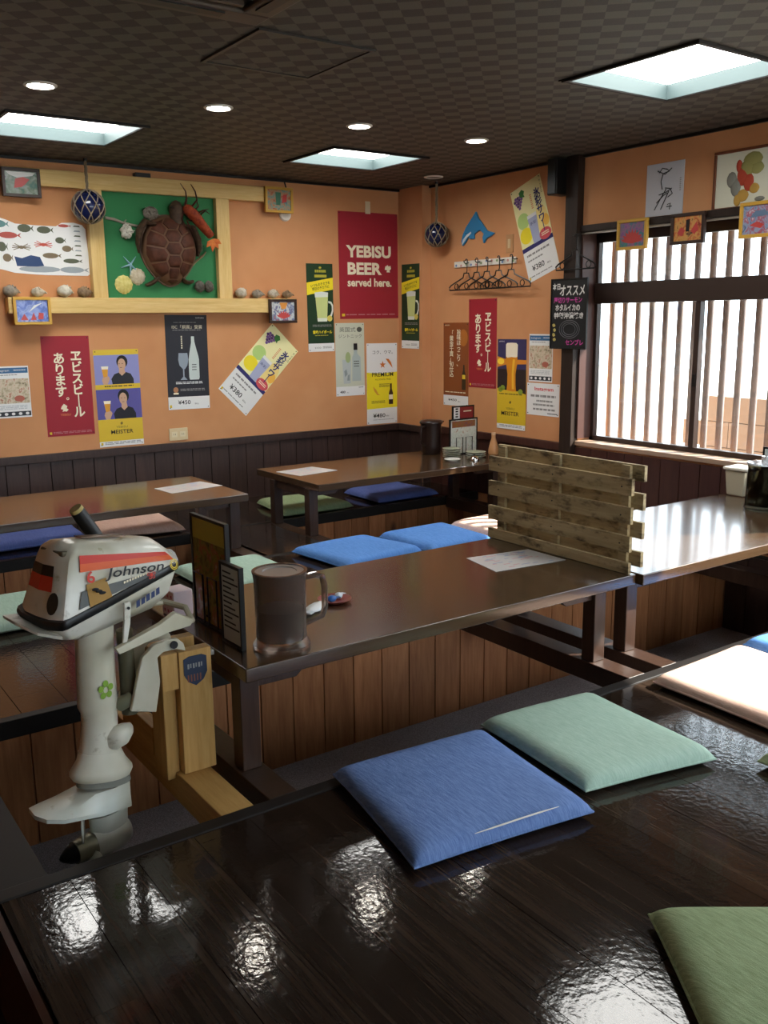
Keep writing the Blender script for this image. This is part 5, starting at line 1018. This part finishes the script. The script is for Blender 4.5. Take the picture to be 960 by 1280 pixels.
t2 = standing('small black-framed text menu beside the pitcher', (1.112, 2.36, ZT+.0005), R(-88), .125, .245, .014, P2)
for k in range(12): box('text_line', M['ink'], (-.045, .045-.02*(k % 3), -.0048, -.0044, .05+.015*k, .055+.015*k), t2)
# pitcher
t = thing('water_pitcher', 'smoky plastic water pitcher with handle, on the front table', 'pitcher', (1.222, 2.272, ZT+.0005))
SMK = mat('smoky_acrylic', (0.36, 0.29, 0.25, 1), .14, .5, trans=.9, ior=1.2); WAT = mat('cloudy_water', (0.60, 0.54, 0.50, 1), .3, .4, trans=.7, ior=1.2)
MB().lathe([(0, .0), (.082, .0), (.084, .006), (.082, .014), (.074, .022), (.073, .06), (.075, .20), (.078, .222), (.076, .226), (.073, .222), (.070, .20), (.068, .06), (.066, .026), (0, .024)], 40).build('body', SMK, t, smooth=50)
MB().lathe([(0, .0255), (.0655, .0275), (.0675, .06), (.0685, .115), (0, .115)], 36).build('water', WAT, t, smooth=50)
MB().tube([(.066, -.02, .200), (.105, -.026, .203), (.124, -.03, .195), (.130, -.032, .17), (.130, -.032, .10), (.122, -.03, .078), (.07, -.02, .062)], .010, 8).build('handle', SMK, t, smooth=True)
MB().lathe([(.071, .223), (.079, .223), (.080, .229), (.071, .229), (.071, .223)], 36, cap=False).build('rim', SMK, t, smooth=40)
MB().lathe([(0, .2235), (.0705, .2235), (.0705, .2265), (.05, .2265), (.045, .219), (0, .219)], 36).build('lid', mat('grey_lid', '8d8a86', .2, .5), t, smooth=40)
# small dish and wrapped sweets, folded towel, napkin box
t = thing('dish', 'small red-rimmed dish behind the pitcher handle', 'dish', (1.575, 2.545, ZT+.0005)); MB().lathe([(0, 0), (.035, 0), (.055, .010), (.058, .013), (.052, .011), (.033, .005), (0, .004)], 28).build('bowl', mat('dish_red_rim', '9a4a44', .3), t, smooth=50)
for k, (dx, dy, m, lbk) in enumerate(((-.018, -.01, 'sweet_blue', 'blue wrapped sweet lying in the red-rimmed dish'), (.02, .006, 'sweet_white', 'white wrapped sweet lying in the red-rimmed dish'))):
    s = thing('wrapped_sweet', lbk, 'sweet', (1.575+dx, 2.545+dy, ZT+.006), .4*k); mm = mat(m, '2f5fa0' if k == 0 else 'c8ccd4', .3); MB().ball((0, 0, .011), (.018, .013, .011), 10, 7, .08, k).build('candy', mm, s, smooth=True)
    for e in (-1, 1): MB().prism([(e*.016, 0, .011), (e*.030, -.010, .012), (e*.030, .010, .012)], (0, 0, .002)).build('twist', mm, s)
t = thing('towel_pack', 'white packed hand towel lying behind the pitcher', 'towel', (1.475, 2.50, ZT+.0005), .5); MB().ball((0, 0, .012), (.055, .025, .012), 16, 8, .05, 2).build('roll', M['white'], t, smooth=True); box('seal', mat('packet_film', 'c4ccd0', .2), (-.07, -.048, -.022, .022, .009, .013), t)
t = thing('napkin_box', 'white box with pink flower pattern behind the tall menu', 'box', (1.10, 2.745, ZT+.0005), .1); MB().box(-.035, .035, -.04, .04, 0, .085).build('carton', mat('pale_pink_paper', 'd8c4c8', .6), t, bevel=.004)
for k in range(9): box('flower_print', mat('rose_print', 'b05a70', .6), (-.0357, -.0351, -.03+.022*(k % 3), -.02+.022*(k % 3), .012+.025*(k//3), .022+.025*(k//3)), t)
def plates(label, x, y, n, r, m, cat='plate', grp='small plates on the corner table'):
    for k in range(n):
        t = thing('small_plate', label[k] if isinstance(label, list) else label, cat, (x+rnd.uniform(-.003, .003), y+rnd.uniform(-.003, .003), ZT+.0008+k*.0135), 0, grp)
        MB().lathe([(0, 0), (r*.6, 0), (r*.65, .003), (r, .013), (r*.97, .0145), (r*.62, .006), (0, .005)], 24).build('dish', m, t, smooth=50)
        MB().lathe([(r*.985, .0125), (r*1.004, .0125), (r*1.004, .0145), (r*.985, .0145), (r*.985, .0125)], 24, cap=False).build('rim', mat('plate_rim', 'cfd2bd', .3), t)
PLM = mat('celadon_glaze', '8f947c', .3, .5)
ORD = ['bottom', 'second', 'third', 'fourth', 'top']
plates([f'{o} celadon plate of the tall stack before the menu stand' for o in ORD], 3.985, 4.875, 5, .062, PLM); plates([f'{o} celadon plate of the stack nearest the sauce bottle' for o in ('bottom', 'middle', 'top')], 4.13, 4.79, 3, .068, PLM)
plates(['small white saucer in front of the plate stacks'], 3.90, 4.76, 1, .055, mat('white_glaze', 'd8d8d0', .25))
# menu stand, jug, bottle on the corner table
t = standing('white page menu in a black stand on the corner table', (4.175, 4.98, ZT+.0005), 0.05, .262, .25, .012, art('menu_white_page', ['b9bba9', 'c9cbbd', 'd5d6cc', 'b08a70'], 30, 13), True, 'menus on the corner table'); box('colour_header', art('menu_header', ['5a4a5a', '9a5a34', '7a6a3a'], 30, 14), (-.11, .11, -.0045, -.0041, .19, .235), t)
t = standing('small black and red framed card peeking above the white page menu', (4.205, 5.02, ZT+.0005), 0.05, .205, .335, .012, mat('red_card', '8a2a2e', .4), False, 'menus on the corner table'); box('white_panel', M['white'], (-.093, -.035, -.0045, -.0041, .245, .325), t); [box('card_mark', M['ink'], (-.076, -.052, -.005, -.0046, .256+.018*k, .266+.018*k), t) for k in range(4)]; box('card_line', M['cream'], (.0, .075, -.005, -.0046, .292, .300), t)
t = thing('tea_jug', 'dark brown lidded tea jug on the corner table', 'jug', (4.005, 5.13, ZT+.0005)); JB = mat('jug_brown', '2a1c18', .3, .5)
MB().lathe([(0, 0), (.060, 0), (.066, .01), (.068, .05), (.072, .20), (.074, .215), (0, .215)], 28).build('body', JB, t, smooth=50); MB().lathe([(0, .2155), (.082, .2155), (.084, .224), (.076, .236), (.03, .242), (0, .243)], 28).build('lid', JB, t, smooth=50)
MB().tube([(-.068, -.02, .20), (-.11, -.03, .20), (-.118, -.032, .17), (-.112, -.03, .09), (-.066, -.02, .06)], .008, 8).build('handle', JB, t, smooth=True); MB().prism([(.07, -.02, .20), (.10, -.02, .222), (.098, -.02, .228), (.07, -.02, .226)], (0, .04, 0)).build('spout', JB, t)
t = thing('sauce_bottle', 'orange-brown sauce bottle at the end of the corner table', 'bottle', (4.335, 4.84, ZT+.0005)); MB().lathe([(0, 0), (.034, 0), (.037, .01), (.035, .04), (.024, .085), (.015, .115), (.015, .135), (0, .135)], 20).build('body', mat('sauce_orange', 'c08a5c', .35), t, smooth=50); MB().lathe([(0, .1355), (.016, .1355), (.015, .150), (0, .151)], 16).build('cap', mat('bottle_cap', 'd0a884', .4), t)
t = thing('call_bell', 'shiny chrome bell beside the plate stacks', 'bell', (4.03, 4.69, ZT+.0005)); MB().lathe([(0, 0), (.034, 0), (.034, .006), (.026, .024), (.010, .032), (0, .033)], 24).build('dome', mat('chrome', 'c8c8c8', .08, .5, metal=1.0), t, smooth=50); MB().lathe([(0, .0335), (.004, .0335), (.004, .04), (0, .041)], 8).build('button', M['blackmetal'], t)
# window-side table
t = thing('glass_water_jug', 'dark glass water jug with clear lid on the window-side table', 'jug', (4.075, 2.565, ZT+.0005)); GJ = mat('dark_green_glass', (0.20, 0.19, 0.15, 1), .06, .5, trans=1.0, ior=1.2)
MB().lathe([(0, 0), (.095, 0), (.10, .008), (.094, .02), (.088, .20), (.092, .222), (.088, .224), (.083, .20), (.088, .024), (0, .02)], 36).build('body', GJ, t, smooth=50); MB().lathe([(0, .2245), (.095, .2245), (.095, .232), (.03, .240), (.03, .262), (0, .264)], 30).build('lid', mat('clear_lid', (0.8, 0.82, 0.85, 1), .1, .5, trans=.7), t, smooth=40)
t = thing('white_container', 'white lidded plastic container by the window sill', 'container', (4.315, 2.865, ZT+.0005)); MB().hexa([(-.05, -.05, 0), (.05, -.05, 0), (.05, .05, 0), (-.05, .05, 0), (-.06, -.06, .135), (.06, -.06, .135), (.06, .06, .135), (-.06, .06, .135)]).build('tub', mat('translucent_tub', 'b8b09a', .4), t, bevel=.008); box('lid', M['plastic'], (-.068, .068, -.068, .068, .136, .152), t, bevel=.005)
standing('small black-framed card behind the glass water jug', (4.33, 2.70, ZT+.0005), R(-70), .10, .27, .01, P2, False, None)

flush_texts()
